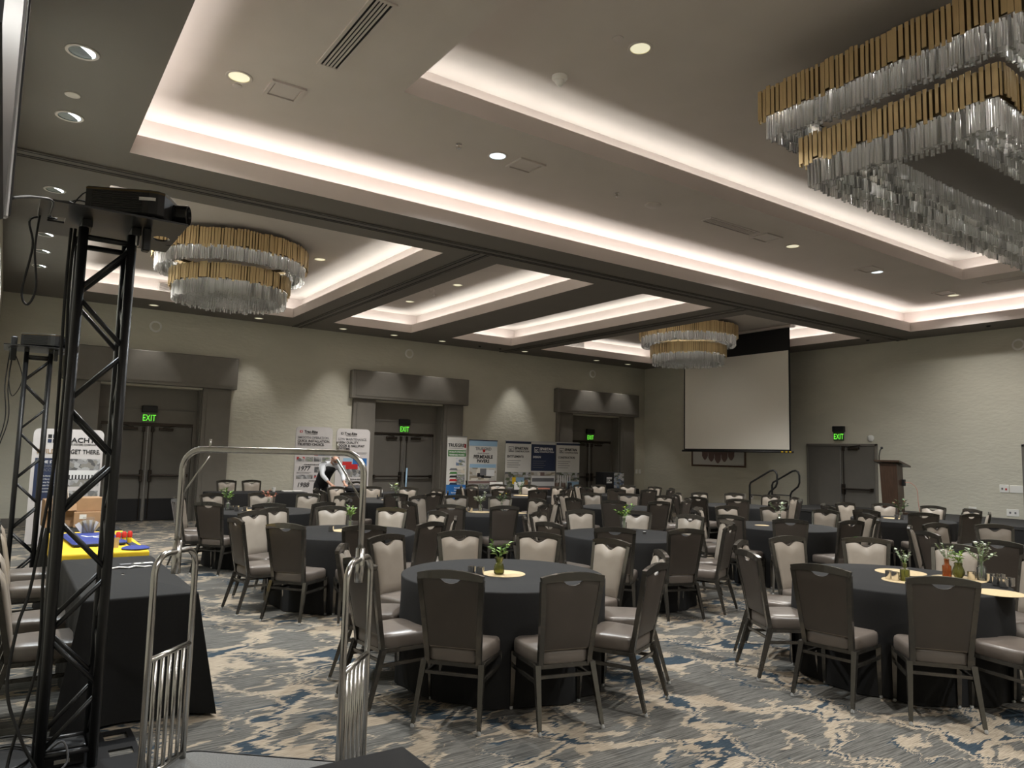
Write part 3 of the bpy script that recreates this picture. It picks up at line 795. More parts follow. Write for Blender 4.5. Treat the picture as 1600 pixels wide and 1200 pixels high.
chandelier('rect', CH_C, (3.08, 1.13), (2.82, .86), 5.31, Z3, 'huge rectangular gold and crystal chandelier at the upper right', lambda sd: sd in 'WS')
chandelier('round', (3.05, 13.10), 1.27, .98, 5.17, Z2, 'round gold and crystal chandelier above the luggage cart', lambda a: True)
chandelier('round', (14.80, 13.10), 1.27, .98, 5.17, Z2, 'round gold and crystal chandelier in front of the screen', lambda a: True)
# ================================================================== banquet chairs and round tables
CH_TOP = .94
def back_y(z): return -.185 - .105*max(0, (z-.40))/.55
def back_w(z): return .157 + .038*max(0, (z-.40)/.55)**1.2
def make_chair():
    r = thing('banquet_chair', '', 'chair')
    # seat cushion
    out = []
    for k in range(28):
        a = 2*PI*k/28; c_, s_ = math.cos(a), math.sin(a)
        e = .34
        y = .200*math.copysign(abs(s_)**e, s_); wx = .205+.020*(y/.2)
        out.append((wx*math.copysign(abs(c_)**e, c_), y))
    L = [[(x*k, y*k, z) for x, y in out] for z, k in ((.385, .97), (.395, 1.0), (.452, 1.0), (.468, .975), (.477, .92), (.483, .6), (.485, .02))]
    MB().loops(L).build('seat', M['chair_seat'], r, 50)
    # seat frame
    fr = MB()
    fr.bar([(-.19, -.19, .372), (-.205, .19, .372)], (0, 0, 1), .011, .013).bar([(.19, -.19, .372), (.205, .19, .372)], (0, 0, 1), .011, .013)
    fr.bar([(-.205, .19, .372), (.205, .19, .372)], (0, 0, 1), .011, .013).bar([(-.19, -.185, .372), (.19, -.185, .372)], (0, 0, 1), .011, .013)
    fr.build('seat_frame', M['chair_metal'], r)
    # legs
    for s in (-1, 1):
        for (p0, p1) in (((s*.205, .185, .385), (s*.205, .195, 0)), ((s*.190, -.185, .385), (s*.215, -.300, 0))):
            d = [p0[i]+(p1[i]-p0[i])*.94 for i in range(3)]
            mb = MB(); a, b_ = Vector(p0), Vector(d)
            mb.loops([[(p.x+u*w, p.y+v*w, p.z) for u, v in ((-1, -1), (1, -1), (1, 1), (-1, 1))] for p, w in ((a, .0185), (b_, .0115))])
            lg = mb.build('leg', M['chair_metal'], r)
            MB().lathe([(.008, 0), (.013, .003), (.013, .012), (.009, .026)], 8, (p1[0], p1[1], 0)).build('glide', M['glide'], lg)
    # stretchers
    for s in (-1, 1): MB().bar([(s*.200, -.212, .285), (s*.205, .188, .285)], (0, 0, 1), .008, .011).build('stretcher', M['chair_metal'], r)
    MB().bar([(-.195, -.207, .315), (.195, -.207, .315)], (0, 0, 1), .007, .010).build('stretcher', M['chair_metal'], r)
    # back frame: flared uprights and arched top rail
    zs = [.375, .42, .50, .60, .70, .80, .88, CH_TOP-.028]
    for s in (-1, 1):
        path = [(s*(back_w(z)+.012), back_y(z), z) for z in zs]
        MB().bar(path, (0, 1, 0), .0165, .016).build('back_upright', M['chair_metal'], r)
    zt = CH_TOP-.022
    w = back_w(zt)+.024
    path = [(w*u, back_y(zt)-.004*(1-u*u), zt+.020*(1-u*u)) for u in [-1+k/6 for k in range(13)]]
    MB().bar(path, (0, 1, 0), [.019+.007*(1-(abs(k-6)/6)**2) for k in range(13)], .0155).build('top_rail', M['chair_metal'], r)
    # padded back with scooped hand hold
    def ztop_front(u): return CH_TOP-.046+.016*(1-u*u) - (.024*(1+math.cos(PI*u/.55)) if abs(u) < .55 else 0) - .010*u**8
    def ztop_back(u): return CH_TOP-.040+.016*(1-u*u) - (.036*math.sqrt(max(0, 1-(u/.33)**2)) if abs(u) < .33 else 0)
    def pad(z0, y0, bulge, mt, name, inset, ztop):
        NX, NZ = 26, 10; mb = MB()
        def P(i, j, back):
            u = -1+2*i/NX; zt_ = ztop(u); f = j/NZ; z = z0+(zt_-z0)*f
            wd = back_w(z)-inset
            e = (1-abs(u)**6)*(1-abs(2*f-1)**8)
            return (u*wd, back_y(z)+ (0 if back else y0+bulge*max(0, e)**.6), z)
        fr_ = [[P(i, j, False) for i in range(NX+1)] for j in range(NZ+1)]
        bk = [[P(i, j, True) for i in range(NX+1)] for j in range(NZ+1)]
        n = (NX+1)*(NZ+1); idx = lambda i, j: j*(NX+1)+i
        vs = [p for row in fr_ for p in row]+[p for row in bk for p in row]; fs = []
        for j in range(NZ):
            for i in range(NX):
                q = (idx(i, j), idx(i+1, j), idx(i+1, j+1), idx(i, j+1))
                fs.append(q if y0 < 0 else q[::-1]); fs.append(tuple(n+k for k in (q[::-1] if y0 < 0 else q)))
        rim = [idx(i, 0) for i in range(NX+1)]+[idx(NX, j) for j in range(1, NZ+1)]+[idx(i, NZ) for i in range(NX-1, -1, -1)]+[idx(0, j) for j in range(NZ-1, 0, -1)]
        for k in range(len(rim)):
            a, b_ = rim[k], rim[(k+1) % len(rim)]
            fs.append((a, b_, b_+n, a+n) if y0 > 0 else (b_, a, a+n, b_+n))
        mb.add(vs, fs)
        mb.build(name, mt, r, 50)
    pad(.47, .018, .022, M['chair_vinyl'], 'back_cushion', .008, ztop_front)
    pad(.478, -.012, -.008, M['chair_back'], 'back_panel', .001, ztop_back)
    return r
chair0 = make_chair()
index_tree(chair0)
used = [False]
def chair(x, y, face, label, group):
    """face = heading angle the sitter looks towards"""
    rz = face-PI/2
    if not used[0]:
        used[0] = True; chair0.location = (x, y, 0); chair0.rotation_euler = (0, 0, rz); chair0['label'] = label; chair0['group'] = group
        return chair0
    return copy_tree(chair0, (x, y, 0), rz, label, group)

TR, TZ = .795, .76
def cloth_round(seed):
    n = 120; mb = MB(); rr = random.Random(seed)
    ph = [rr.uniform(0, 2*PI) for _ in range(4)]
    def fold(a): return .5*math.sin(11*a+ph[0])+.35*math.sin(17*a+ph[1])+.25*math.sin(7*a+ph[2])
    Ls = []
    for r_, z in ((.001, TZ), (.45, TZ), (TR-.012, TZ), (TR-.003, TZ-.004), (TR, TZ-.012)):
        Ls.append([(r_*math.cos(2*PI*k/n), r_*math.sin(2*PI*k/n), z) for k in range(n)])
    for f in (.12, .3, .5, .7, .85, 1.0):
        L = []
        for k in range(n):
            a = 2*PI*k/n; am = f**.8
            r_ = TR + am*(.010 + .036*fold(a))
            L.append((r_*math.cos(a), r_*math.sin(a), TZ-.012-(TZ-.02)*f))
        Ls.append(L)
    mb.loops(Ls[::-1], cap=False)
    return mb.mesh('tablecloth', M['cloth'], 'all')
TOPME = MB().lathe([(.60, TZ-.03), (.74, TZ-.03), (.75, TZ-.02), (.75, TZ-.006), (.74, TZ-.005)], 48).mesh('tabletop', M['white_metal'])
TABLES = [  # centre x, y, short name, chairs left out
 ('T1', 3.29, 4.79, 'the nearest round table', 'round black table nearest the camera with one green vase', ()),
 ('T2', 6.08, 3.16, 'the table with amber and green bottles', 'round black table set with amber and green bottles', ()),
 ('T3', 3.29, 8.00, 'the table behind the cart post', 'round black table behind the right post of the luggage cart', ()),
 ('T4', 3.26, 11.12, "the table framed by the cart's arch", 'round black table framed by the luggage cart arch', ()),
 ('T5', 6.24, 6.48, 'the table with a leafy yellow-green sprig', 'round black table with a leafy yellow-green sprig in clear glass', ()),
 ('T6', 9.25, 6.44, 'the table below the stage steps', 'round black table in line with the stage steps, thin sprig', ()),
 ('T7', 6.24, 9.85, 'the table with white flowers', 'round black table with two tan mats and white flowers', ()),
 ('T8', 12.55, 6.40, 'the table below the lectern', 'round black table in line with the lectern', ()),
 ('T9', 9.44, 3.34, 'the table cut by the right edge', 'round black table cut by the right edge of the view', ()),
 ('T10', 9.53, 10.02, 'the table in line with the corner door', 'bare round black table in line with the corner door', ()),
 ('T11', 9.65, 13.60, 'the far table by the banners', 'round black table just before the vendor banners', ()),
 ('T12', 6.00, 12.90, 'the far table by the waiter', 'round black table in front of the stooping waiter', ()),
 ('T13', 12.41, 9.70, 'the table below the framed picture', 'round black table in line with the framed picture', ()),
 ('T15', 12.62, 13.28, 'the far corner table', 'round black table nearest the room corner', ()),
]
POS = ['back left', 'far left', 'left', 'near left', 'front left', 'front right', 'near right', 'right', 'far right', 'back right']
TPOS = {}
SEAT_R = .965
for i, (tid, tx, ty, short, lab, skip) in enumerate(TABLES):
    TPOS[tid] = (tx, ty)
    t = thing('round_table', lab, 'table', (tx, ty, 0), 0, 'round tables in black floor-length cloths')
    obj('tabletop', TOPME, t)
    obj('tablecloth', cloth_round(100+i), t)
    view = math.atan2(-ty, -tx)          # direction from table to camera
    rel = []
    for k in range(10):
        a = math.radians(4+36*k)
        d = (a-view+PI) % (2*PI) - PI     # >0: counter-clockwise from camera direction = right side in view
        rel.append((d, a))
    rel.sort()
    for (d, a), nm in zip(rel, POS):
        if nm in skip: continue
        j = rnd.uniform(-.05, .05); rr = SEAT_R+rnd.uniform(-.012, .02)
        ox = .10 if (tid, nm) == ('T3', 'left') else 0      # pulled out and turned towards the aisle
        if ox: j -= .5
        chair(tx+rr*math.cos(a)+ox, ty+rr*math.sin(a), a+PI+j, 'brown banquet chair at the %s of %s' % (nm, short), 'banquet chairs around the round tables')
# ================================================================== truss towers with projectors
def truss(cx, cyy, side, h, lab, rz=0):
    t = thing('truss_tower', lab, 'truss', (cx, cyy, 0), rz, 'black truss towers carrying projectors')
    s = side/2
    for a in (-1, 1):
        for b_ in (-1, 1): MB().tube([(a*s, b_*s, .012), (a*s, b_*s, h)], .025, 12).build('chord', M['black_metal'], t, 'all')
    z0, z1, n = .10, h-.06, 9
    stepz = (z1-z0)/n
    for f, (ax, sg) in enumerate((('x', -1), ('x', 1), ('y', -1), ('y', 1))):
        for k in range(n):
            za, zb = z0+stepz*k+.02, z0+stepz*(k+1)-.02
            p, q = (-s, s) if (k+(0 if ax == 'x' else f)) % 2 == 0 else (s, -s)
            if ax == 'x': path = [(p, sg*s, za), (q, sg*s, zb)]
            else: path = [(sg*s, p, za), (sg*s, q, zb)]
            MB().tube(path, .0125, 8).build('brace', M['black_metal'], t, 'all')
    for zz in (.10, h-.05):
        for p, q in (((-s, -s), (s, -s)), ((s, -s), (s, s)), ((s, s), (-s, s)), ((-s, s), (-s, -s))):
            MB().tube([(p[0], p[1], zz), (q[0], q[1], zz)], .016, 8).build('ring_bar', M['black_metal'], t, 'all')
    # base plate with hand holes
    bp = MB(); W = .36
    def slab(x0, x1, y0, y1): bp.box(x0, x1, y0, y1, 0.001, .012)
    hx = .28
    slab(-W, W, -W, -.05); slab(-W, hx-.07, -.05, .05); slab(hx+.05, W, -.05, .05); slab(-W, W, .05, .20); slab(-W, hx-.07, .20, .30); slab(hx+.05, W, .20, .30); slab(-W, W, .30, W)
    bp.build('base_plate', M['black_metal'], t)
    return t
def projector(cx, cyy, z, rz, lab, white_label=True):
    p = thing('projector', lab, 'projector', (cx, cyy, z), rz, 'black projectors on the truss towers')
    p.scale = (.80, .85, .95)
    out = [(-.24, -.20), (.16, -.20), (.215, -.185), (.245, -.15), (.255, -.08), (.255, .12), (.235, .18), (.19, .20), (-.24, .20)]
    MB().prism(out, .02, .165, .008).build('body', M['black_plastic'], p)
    for k in range(9): MB().box(-.20, .12, -.203, -.199, .035+k*.013, .041+k*.013).build('vent_slat', M['black_gloss'], p)
    MB().prism([(x*1.004, y*1.004) for x, y in out], .148, .158).build('top_band', M['gold_dark'], p)
    l = MB().lathe([(.062, 0), (.062, .10), (.055, .105), (.05, .085), (.001, .08)], 24).build('lens', M['black_gloss'], p, 40); l.location = (.25, .02, .085); l.rotation_euler = (0, PI/2, 0)
    if white_label: MB().box(.10, .205, -.206, -.2005, .10, .118).build('label_strip', M['paper'], p)
    for x, y in ((-.2, -.15), (.18, -.15), (-.2, .15), (.18, .15)): MB().lathe([(.018, 0), (.018, .022)], 10, (x, y, 0)).build('foot', M['rubber'], p)
    return p
def mount_plate(cx, cyy, z, rz, lab):
    t = thing('projector_shelf', lab, 'shelf', (cx, cyy, z), rz, 'black shelves on the truss towers')
    mb = MB(); W_ = .345
    # square plate, oval hole at the right, rectangular slot at the left
    mb.box(-W_, -.30, -W_, W_, 0, .010).box(-.30, -.22, -W_, -.06, 0, .010).box(-.30, -.22, .06, W_, 0, .010).box(-.22, .19, -W_, W_, 0, .010)
    mb.box(.19, W_, -W_, -.10, 0, .010).box(.19, W_, .16, W_, 0, .010)
    n = 20; ox, oy = .268, .03
    ring = [(ox+.045*math.cos(2*PI*k/n), oy+.06*math.sin(2*PI*k/n)) for k in range(n)]
    def sq(a):
        c_, s_ = math.cos(a), math.sin(a); k = min(.0775/max(1e-6, abs(c_)), .13/max(1e-6, abs(s_))); return (.2675+c_*k, .03+s_*k)
    outer = [sq(2*PI*k/n) for k in range(n)]
    for zz, rev in ((0, False), (.010, True)):
        b = len(mb.v); mb.v += [(x, y, zz) for x, y in ring+outer]
        for k in range(n):
            q = (b+k, b+(k+1) % n, b+n+(k+1) % n, b+n+k); mb.f.append(q[::-1] if rev else q)
    mb.loops([[(x, y, z_) for x, y in ring[::-1]] for z_ in (0, .010)], cap=False)
    mb.build('plate', M['black_metal'], t)
    for x in (-.12, .12):
        MB().cbox(x-.025, x+.025, -.13, .13, -.045, 0, .004).build('clamp', M['black_metal'], t)
    MB().lathe([(.018, -.10), (.02, -.09), (.02, -.045)], 10, (.12, -.10, 0)).build('clamp_knob', M['alu'], t)
    MB().cbox(.15, .19, -.16, -.10, -.13, 0, .006).build('bracket', M['black_metal'], t)
    return t
T1X, T1Y, T1H = .385, 4.62, 2.86
truss(T1X, T1Y, .237, T1H, 'tall black truss tower in the left foreground')
MRZ = math.radians(-27)
mount_plate(T1X+.015, T1Y-.02, T1H+.045, 0, 'black projector shelf on the foreground truss')
projector(T1X+.121, T1Y-.13, T1H+.056, MRZ, 'black projector on the foreground truss')
T2X, T2Y, T2H = .255, 10.25, 2.74
truss(T2X, T2Y, .24, T2H, 'black truss tower farther back by the left wall')
mount_plate(T2X+.0, T2Y, T2H+.045, 0, 'black projector shelf on the farther truss')
projector(T2X+.06, T2Y-.08, T2H+.056, MRZ, 'black projector on the farther truss', False)
t = thing('power_adapter', 'black power adapter lying on the foreground projector shelf', 'adapter', (T1X-.22, T1Y-.14, T1H+.056), MRZ)
MB().cbox(-.05, .05, -.03, .03, 0, .06, .008).build('body', M['black_plastic'], t)
def cable(pts, r, lab, n=5, mt='rubber', steps=6):
    P = [Vector(p) for p in pts]; out = []
    for i in range(len(P)-1):
        p0, p1, p2, p3 = P[max(i-1, 0)], P[i], P[i+1], P[min(i+2, len(P)-1)]
        for k in range(steps):
            s = k/steps
            out.append(.5*((2*p1)+(-p0+p2)*s+(2*p0-5*p1+4*p2-p3)*s*s+(-p0+3*p1-3*p2+p3)*s**3))
    out.append(P[-1])
    o = MB().tube(out, r, n).build('cable', M[mt], None, 'all'); return tag(o, lab, 'cable')
zz = T1H+.07
cable([(T1X-.26, T1Y+.10, zz), (T1X-.31, T1Y-.02, zz+.03), (T1X-.33, T1Y-.06, zz-.2), (T1X-.31, T1Y-.08, zz-.42), (T1X-.34, T1Y-.08, zz-.52), (T1X-.37, T1Y-.06, zz-.45), (T1X-.34, T1Y-.05, zz-.2), (T1X-.36, T1Y-.03, zz-.05), (T1X-.24, T1Y+.06, zz)], .006, 'looped cable hanging off the left end of the projector shelf')
cable([(T1X-.17, T1Y+.02, zz-.05), (T1X-.175, T1Y-.03, zz-.4), (T1X-.165, T1Y-.02, zz-1.0), (T1X-.16, T1Y-.03, zz-1.6), (T1X-.165, T1Y-.03, 1.0), (T1X-.16, T1Y-.05, .55), (T1X-.25, T1Y-.05, .06), (T1X-.20, T1Y-.30, .03)], .008, 'pair of dark cables running down the foreground truss')
cable([(T1X-.15, T1Y+.02, zz-.05), (T1X-.16, T1Y-.04, zz-.4), (T1X-.145, T1Y-.05, zz-1.1), (T1X-.21, T1Y-.05, 1.0), (T1X-.26, T1Y-.08, .75), (T1X-.28, T1Y-.10, .45), (T1X-.20, T1Y-.14, .2), (T1X-.12, T1Y-.15, .04)], .008, 'slack cable bowing out beside the foreground truss')
cable([(T1X-.26, T1Y+.05, zz+.01), (T1X-.16, T1Y+.05, zz+.12), (T1X-.06, T1Y-.02, zz+.08), (T1X-.14, T1Y-.06, zz+.02)], .005, 'curled cable arching over the projector shelf')
cable([(T1X-.20, T1Y-.02, zz+.02), (T1X-.12, T1Y-.04, zz+.15), (T1X-.04, T1Y-.06, zz+.10), (T1X-.08, T1Y, zz+.02)], .004, 'thin cable curled against the projector')
cable([(-.035, 2.25, 2.32), (.02, 2.9, 2.52), (.10, 3.9, 2.80), (T1X-.28, T1Y+.05, zz)], .005, 'cable strung from the wall panel to the projector')
for k, (dx, lab) in enumerate(((0, 'left cable hanging down the farther truss'), (.03, 'right cable hanging down the farther truss'))):
    cable([(T2X-.28+dx, T2Y, T2H+.03), (T2X-.30+dx, T2Y-.03, T2H-.4), (T2X-.27+dx, T2Y-.03, T2H-.8), (T2X-.36+dx*.5, T2Y-.04, 1.4), (T2X-.38+dx, T2Y-.04, .6), (T2X-.36+dx, T2Y-.03, .02)], .006, lab)
cable([(T2X-.26, T2Y, T2H+.05), (T2X-.14, T2Y-.05, T2H-.3), (T2X-.22, T2Y-.05, T2H-.52), (T2X-.27, T2Y-.03, T2H-.3), (T2X-.25, T2Y, T2H+.02)], .005, 'cable loop hanging at the farther truss')
t = thing('power_strip', 'black power strip clipped to the farther projector shelf', 'power strip', (T2X-.25, T2Y-.02, T2H-.10), .2)
MB().cbox(-.03, .03, -.02, .02, 0, .28, .006).build('body', M['black_plastic'], t)
# floor cables by the truss foot
for k, (r_, lab) in enumerate(((.16, 'outer loop of cable coiled at the truss foot'), (.12, 'inner loop of cable coiled at the truss foot'), (.20, 'loose cable loop on the carpet at the left edge'))):
    cable([(.12+r_*1.0*math.cos(a), 4.80+r_*1.5*math.sin(a), .012+.012*k) for a in [2*PI*q/10 for q in range(11)]], .007, lab, steps=3)
cable([(T1X-.08, T1Y-.05, .10), (T1X-.02, T1Y-.12, .16), (T1X+.0, T1Y-.15, .06), (T1X-.10, T1Y-.22, .02)], .006, 'short grey cable inside the truss base', mt='ink_grey')
t = thing('power_box', 'black power box inside the truss base', 'box', (T1X, T1Y, .013))
MB().cbox(-.09, .09, -.07, .07, 0, .10, .006).build('body', M['black_plastic'], t)
MB().box(-.05, .02, -.072, -.0695, .02, .04).build('label_strip', M['paper'], t)
# wall panel at the upper left
t = thing('wall_display', 'black wall-hung display edge at the upper left corner', 'display', (XL, 0, 0))
MB().cbox(.10, .205, 1.15, 2.22, 2.24, 3.6, .012).build('cabinet', M['black_plastic'], t)
MB().cbox(.10, .214, 2.22, 2.245, 2.26, 3.6, .004).build('edge_trim', M['alu'], t)
MB().cbox(.10, .219, 2.245, 2.262, 2.27, 3.6, .004).build('edge_trim', M['black_metal'], t)
MB().cbox(.0, .10, 1.4, 1.9, 2.6, 3.2, .01).build('wall_bracket', M['black_metal'], t)

# ================================================================== luggage cart
def cart():
    ang = math.radians(-41.8); t = thing('luggage_cart', 'steel hotel luggage cart with arched hanging rail', 'cart', (1.02, 3.39, 0), ang)
    Lh, D, zb, zh, za = .438, .163, .24, 1.205, 1.678
    plat = MB(); out = []
    for cxx, cyy2, a0 in ((Lh+.06, D+.09, 0), (-Lh-.06, D+.09, 90), (-Lh-.06, -D-.09, 180), (Lh+.06, -D-.09, 270)):
        for k in range(5):
            a = math.radians(a0+22.5*k); sx = 1 if cxx > 0 else -1; sy = 1 if cyy2 > 0 else -1
            out.append((cxx-sx*.10+.10*math.cos(a), cyy2-sy*.10+.10*math.sin(a)))
    plat.prism(out, .17, .225, .008).build('platform', mat('cart_carpet', (.16, .16, .155), .95, noise=.25, nscale=120), t)
    MB().loops([[(x*k, y*k, z) for x, y in out] for z, k in ((.165, 1.01), (.165, 1.04), (.225, 1.04), (.225, 1.01))], cap=False).build('bumper', M['rubber'], t)
    for sx in (-1, 1):
        r = .085; path = [(sx*Lh, -D, .22)]
        for k in range(9):
            a = PI-PI/2*k/8; path.append((sx*Lh, -D+r+r*math.cos(a), zh-r+r*math.sin(a)))
        for k in range(9):
            a = PI/2-PI/2*k/8; path.append((sx*Lh, D-r+r*math.cos(a), zh-r+r*math.sin(a)))
        path.append((sx*Lh, D, .22))
        MB().tube(path, .0145, 12).build('end_hoop', M['steel'], t, 'all')
        MB().tube([(sx*Lh, -D, .755), (sx*Lh, D, .755)], .0125, 10).build('cross_rail', M['steel'], t, 'all')
        MB().tube([(sx*Lh, -D, .25), (sx*Lh, D, .25)], .0125, 10).build('cross_rail', M['steel'], t, 'all')
        for k in range(1, 6):
            y = -D+2*D*k/6; MB().tube([(sx*Lh, y, .25), (sx*Lh, y, .755)], .0095, 8).build('baluster', M['steel'], t, 'all')
        MB().tube([(sx*Lh, 0, zh-.10), (sx*Lh, 0, zh+.05)], .021, 10).build('socket', M['steel'], t, 'all')
        MB().tube([(sx*(Lh), 0, za-.22), (sx*(Lh-.13), 0, za-.03)], .005, 8).build('corner_brace', M['steel'], t, 'all')
        MB().tube([(sx*(Lh-.13), 0, za), (sx*(Lh-.13), 0, za+.05)], .006, 8).build('hook_pin', M['steel'], t, 'all')
        for sy in (-1, 1):
            cs = MB().tube([(sx*(Lh-.02), sy*(D-.02), .16), (sx*(Lh-.02), sy*(D-.02), .12)], .02, 8).build('caster', M['steel'], t, 'all')
            w = MB().lathe([(.001, -.02), (.055, -.02), (.06, -.012), (.06, .012), (.055, .02), (.001, .02)], 18).build('wheel', M['rubber'], cs, 40); w.rotation_euler = (PI/2, 0, 0); w.location = (sx*(Lh-.02), sy*(D-.02), .0605)
    r = .095; path = [(-Lh, 0, zh)]
    for k in range(9):
        a = PI-PI/2*k/8; path.append((-Lh+r+r*math.cos(a), 0, za-r+r*math.sin(a)))
    for k in range(9):
        a = PI/2-PI/2*k/8; path.append((Lh-r+r*math.cos(a), 0, za-r+r*math.sin(a)))
    path.append((Lh, 0, zh))
    MB().tube(path, .0150, 12).build('arch_rail', M['steel'], t, 'all')
cart()
# ================================================================== rectangular cloth tables
def rect_cloth(hx, hy, z, seed, drop=None, flare=.09, mt='cloth', amp=.014):
    rr = random.Random(seed); pts = []
    def seg(ax, ay, bx, by, n):
        for k in range(n): pts.append((ax+(bx-ax)*k/n, ay+(by-ay)*k/n))
    nx, ny = max(8, int(hx*2/.06)), max(8, int(hy*2/.06))
    seg(-hx, -hy, hx, -hy, nx); seg(hx, -hy, hx, hy, ny); seg(hx, hy, -hx, hy, nx); seg(-hx, hy, -hx, -hy, ny)
    ph = rr.uniform(0, 6); zb = .015 if drop is None else z-drop
    L = [[(x*.03, y*.03, z) for x, y in pts], [(x*(1-.012/hx), y*(1-.012/hy), z) for x, y in pts], [(x, y, z-.006) for x, y in pts], [(x*(1+.003/hx), y*(1+.003/hy), z-.02) for x, y in pts]]
    for f in (.25, .5, .75, 1.0):
        row = []
        for i, (x, y) in enumerate(pts):
            u, v = abs(x)/hx, abs(y)/hy
            corner = max(0, (min(u, v)-.80)/.20)
            fold = amp*f*(math.sin(i*1.1+ph)+.6*math.sin(i*.47+2*ph))
            d = .006*f + fold*(1-corner) + flare*f*corner
            nx_ = (1 if x > 0 else -1) if u > .999 else 0; ny_ = (1 if y > 0 else -1) if v > .999 else 0
            row.append((x+nx_*d, y+ny_*d, z-.02-(z-.02-zb)*f))
        L.append(row)
    return MB().loops(L[::-1], cap=False).mesh('tablecloth', M[mt], 55)
def rect_table(x0, x1, y0, y1, lab, seed, z=.76, flare=.09, group=None):
    t = thing('folding_table', lab, 'table', ((x0+x1)/2, (y0+y1)/2, 0), 0, group)
    hx, hy = (x1-x0)/2, (y1-y0)/2
    MB().cbox(-hx+.02, hx-.02, -hy+.02, hy-.02, z-.04, z-.006, .006).build('tabletop', M['white_metal'], t)
    obj('tablecloth', rect_cloth(hx, hy, z, seed, flare=flare), t)
    return t
GV = 'long vendor tables in black cloths'
rect_table(.45, 1.10, 5.07, 6.90, 'long black-clothed table beside the foreground truss', 1, flare=.12, group=GV)
rect_table(.45, 1.105, 7.20, 8.90, 'long table under the yellow runner', 2, group=GV)
rect_table(.52, 1.14, 9.15, 10.98, 'black table stacked with cardboard boxes', 3, group=GV)
rect_table(.34, 1.115, .33, 2.165, 'black table corner at the bottom edge of the view', 4, flare=.03, group=GV)
rect_table(3.50, 5.48, 15.55, 16.30, 'long black table at the wall with two chairs', 5, group=GV)
rect_table(5.75, 7.75, 14.95, 15.62, 'long black table the waiter leans over', 6, group=GV)
rect_table(9.75, 11.55, 15.75, 16.45, 'black table under the tall white and green banner', 7, group=GV)
rect_table(11.9, 13.75, 15.75, 16.45, 'black table under the navy and white banners', 8, group=GV)
rect_table(14.25, 15.75, 15.85, 16.55, 'black table under the small black display cube', 9, group=GV)
GC = 'chairs behind the vendor tables'
for (x, y, f, lab) in ((.30, 5.50, 0, 'taupe chair nearest the left edge behind the truss'), (.30, 6.22, 0, 'taupe chair at the left edge, second from the camera'),
                       (.30, 7.62, 0, 'taupe chair at the left edge, third from the camera'), (.30, 8.38, 0, 'taupe chair at the left edge beside the yellow runner'),
                       (4.17, 16.90, -PI/2, 'left chair behind the long table at the wall'), (4.72, 16.90, -PI/2, 'right chair behind the long table at the wall'),
                       (6.95, 16.10, -PI/2, 'chair before the right rounded banner'), (11.05, 16.92, -PI/2, 'chair before the permeable pavers banner'), (10.30, 16.92, -PI/2, 'chair before the tall white and green banner'),
                       (12.75, 16.92, -PI/2, 'chair before the navy banner'), (13.60, 16.92, -PI/2, 'chair before the rightmost white banner')):
    chair(x, y, f, lab, GC)
# yellow runner on the second table
o = obj('table_runner', rect_cloth(.345, .87, .768, 12, drop=.17, flare=.006, mt='yellow', amp=.003), None, (.777, 8.05, 0)); tag(o, 'yellow runner covering the table beyond the truss', 'runner')
t = thing('tote_bag', 'royal blue tote bag with white emblem on the yellow runner', 'bag', (.76, 7.98, .772), .06)
MB().cbox(-.22, .22, -.40, .40, 0, .045, .02).build('bag_body', M['royal'], t, 30)
text('C', .20, (.0, -.14, .047), (0, 0, .3), M['ink_white'], t, name='emblem', bold=.01); text('L', .17, (-.07, -.02, .047), (0, 0, .3), M['ink_white'], t, name='emblem', bold=.01)
MB().box(.23, .29, -.5, .2, 0, .008).build('bag_strap', M['navy'], t)
t = thing('brochure_holder', 'clear holder fanned with cream brochures on the yellow runner', 'holder', (.74, 8.35, .772), 0)
MB().box(-.05, .05, -.03, -.026, 0, .20).box(-.05, .05, .026, .03, 0, .10).box(-.05, .05, -.03, .03, 0, .004).box(-.05, -.046, -.03, .03, 0, .15).box(.046, .05, -.03, .03, 0, .15).build('holder', M['acrylic'], t)
for k in range(8):
    a = math.radians(-35+10*k); b = MB().box(-.022, .022, -.001, .001, .03, .17).build('brochure', M['kraft'] if k % 2 else M['paper'], t); b.rotation_euler = (0, a, 0); b.location = (0, -.018+.005*k, .0)
for k, (x, y, lab) in enumerate(((.93, 7.66, 'red squeeze bottle on the yellow runner, left'), (.98, 7.68, 'red squeeze bottle on the yellow runner, middle'), (1.03, 7.70, 'red squeeze bottle on the yellow runner, right'))):
    t = thing('small_bottle', lab, 'bottle', (x, y, .772), 0, 'red topped bottles on the yellow runner')
    MB().lathe([(.018, 0), (.020, .05), (.017, .06)], 12).build('bottle_body', M['yellow'], t, 40); MB().lathe([(.021, .06), (.022, .10), (.012, .115), (.001, .116)], 12).build('cap', M['red_plastic'], t, 40)
t = thing('small_box', 'small green box behind the red bottles', 'box', (1.02, 8.05, .772)); MB().cbox(-.06, .06, -.04, .04, 0, .07, .004).build('carton', M['green_plastic'], t)
t = thing('pouch', 'flat royal blue pouch at the near edge of the yellow runner', 'pouch', (1.03, 7.30, .772), .2); MB().lathe([(.11, 0), (.115, .008), (.09, .02), (.001, .023)], 24).build('pouch_body', M['royal'], t, 50)
t = thing('sample_stand', 'small tan card stand on the yellow runner', 'stand', (.88, 7.42, .772)); MB().box(-.03, .03, -.002, .002, 0, .09).build('card', M['kraft'], t)
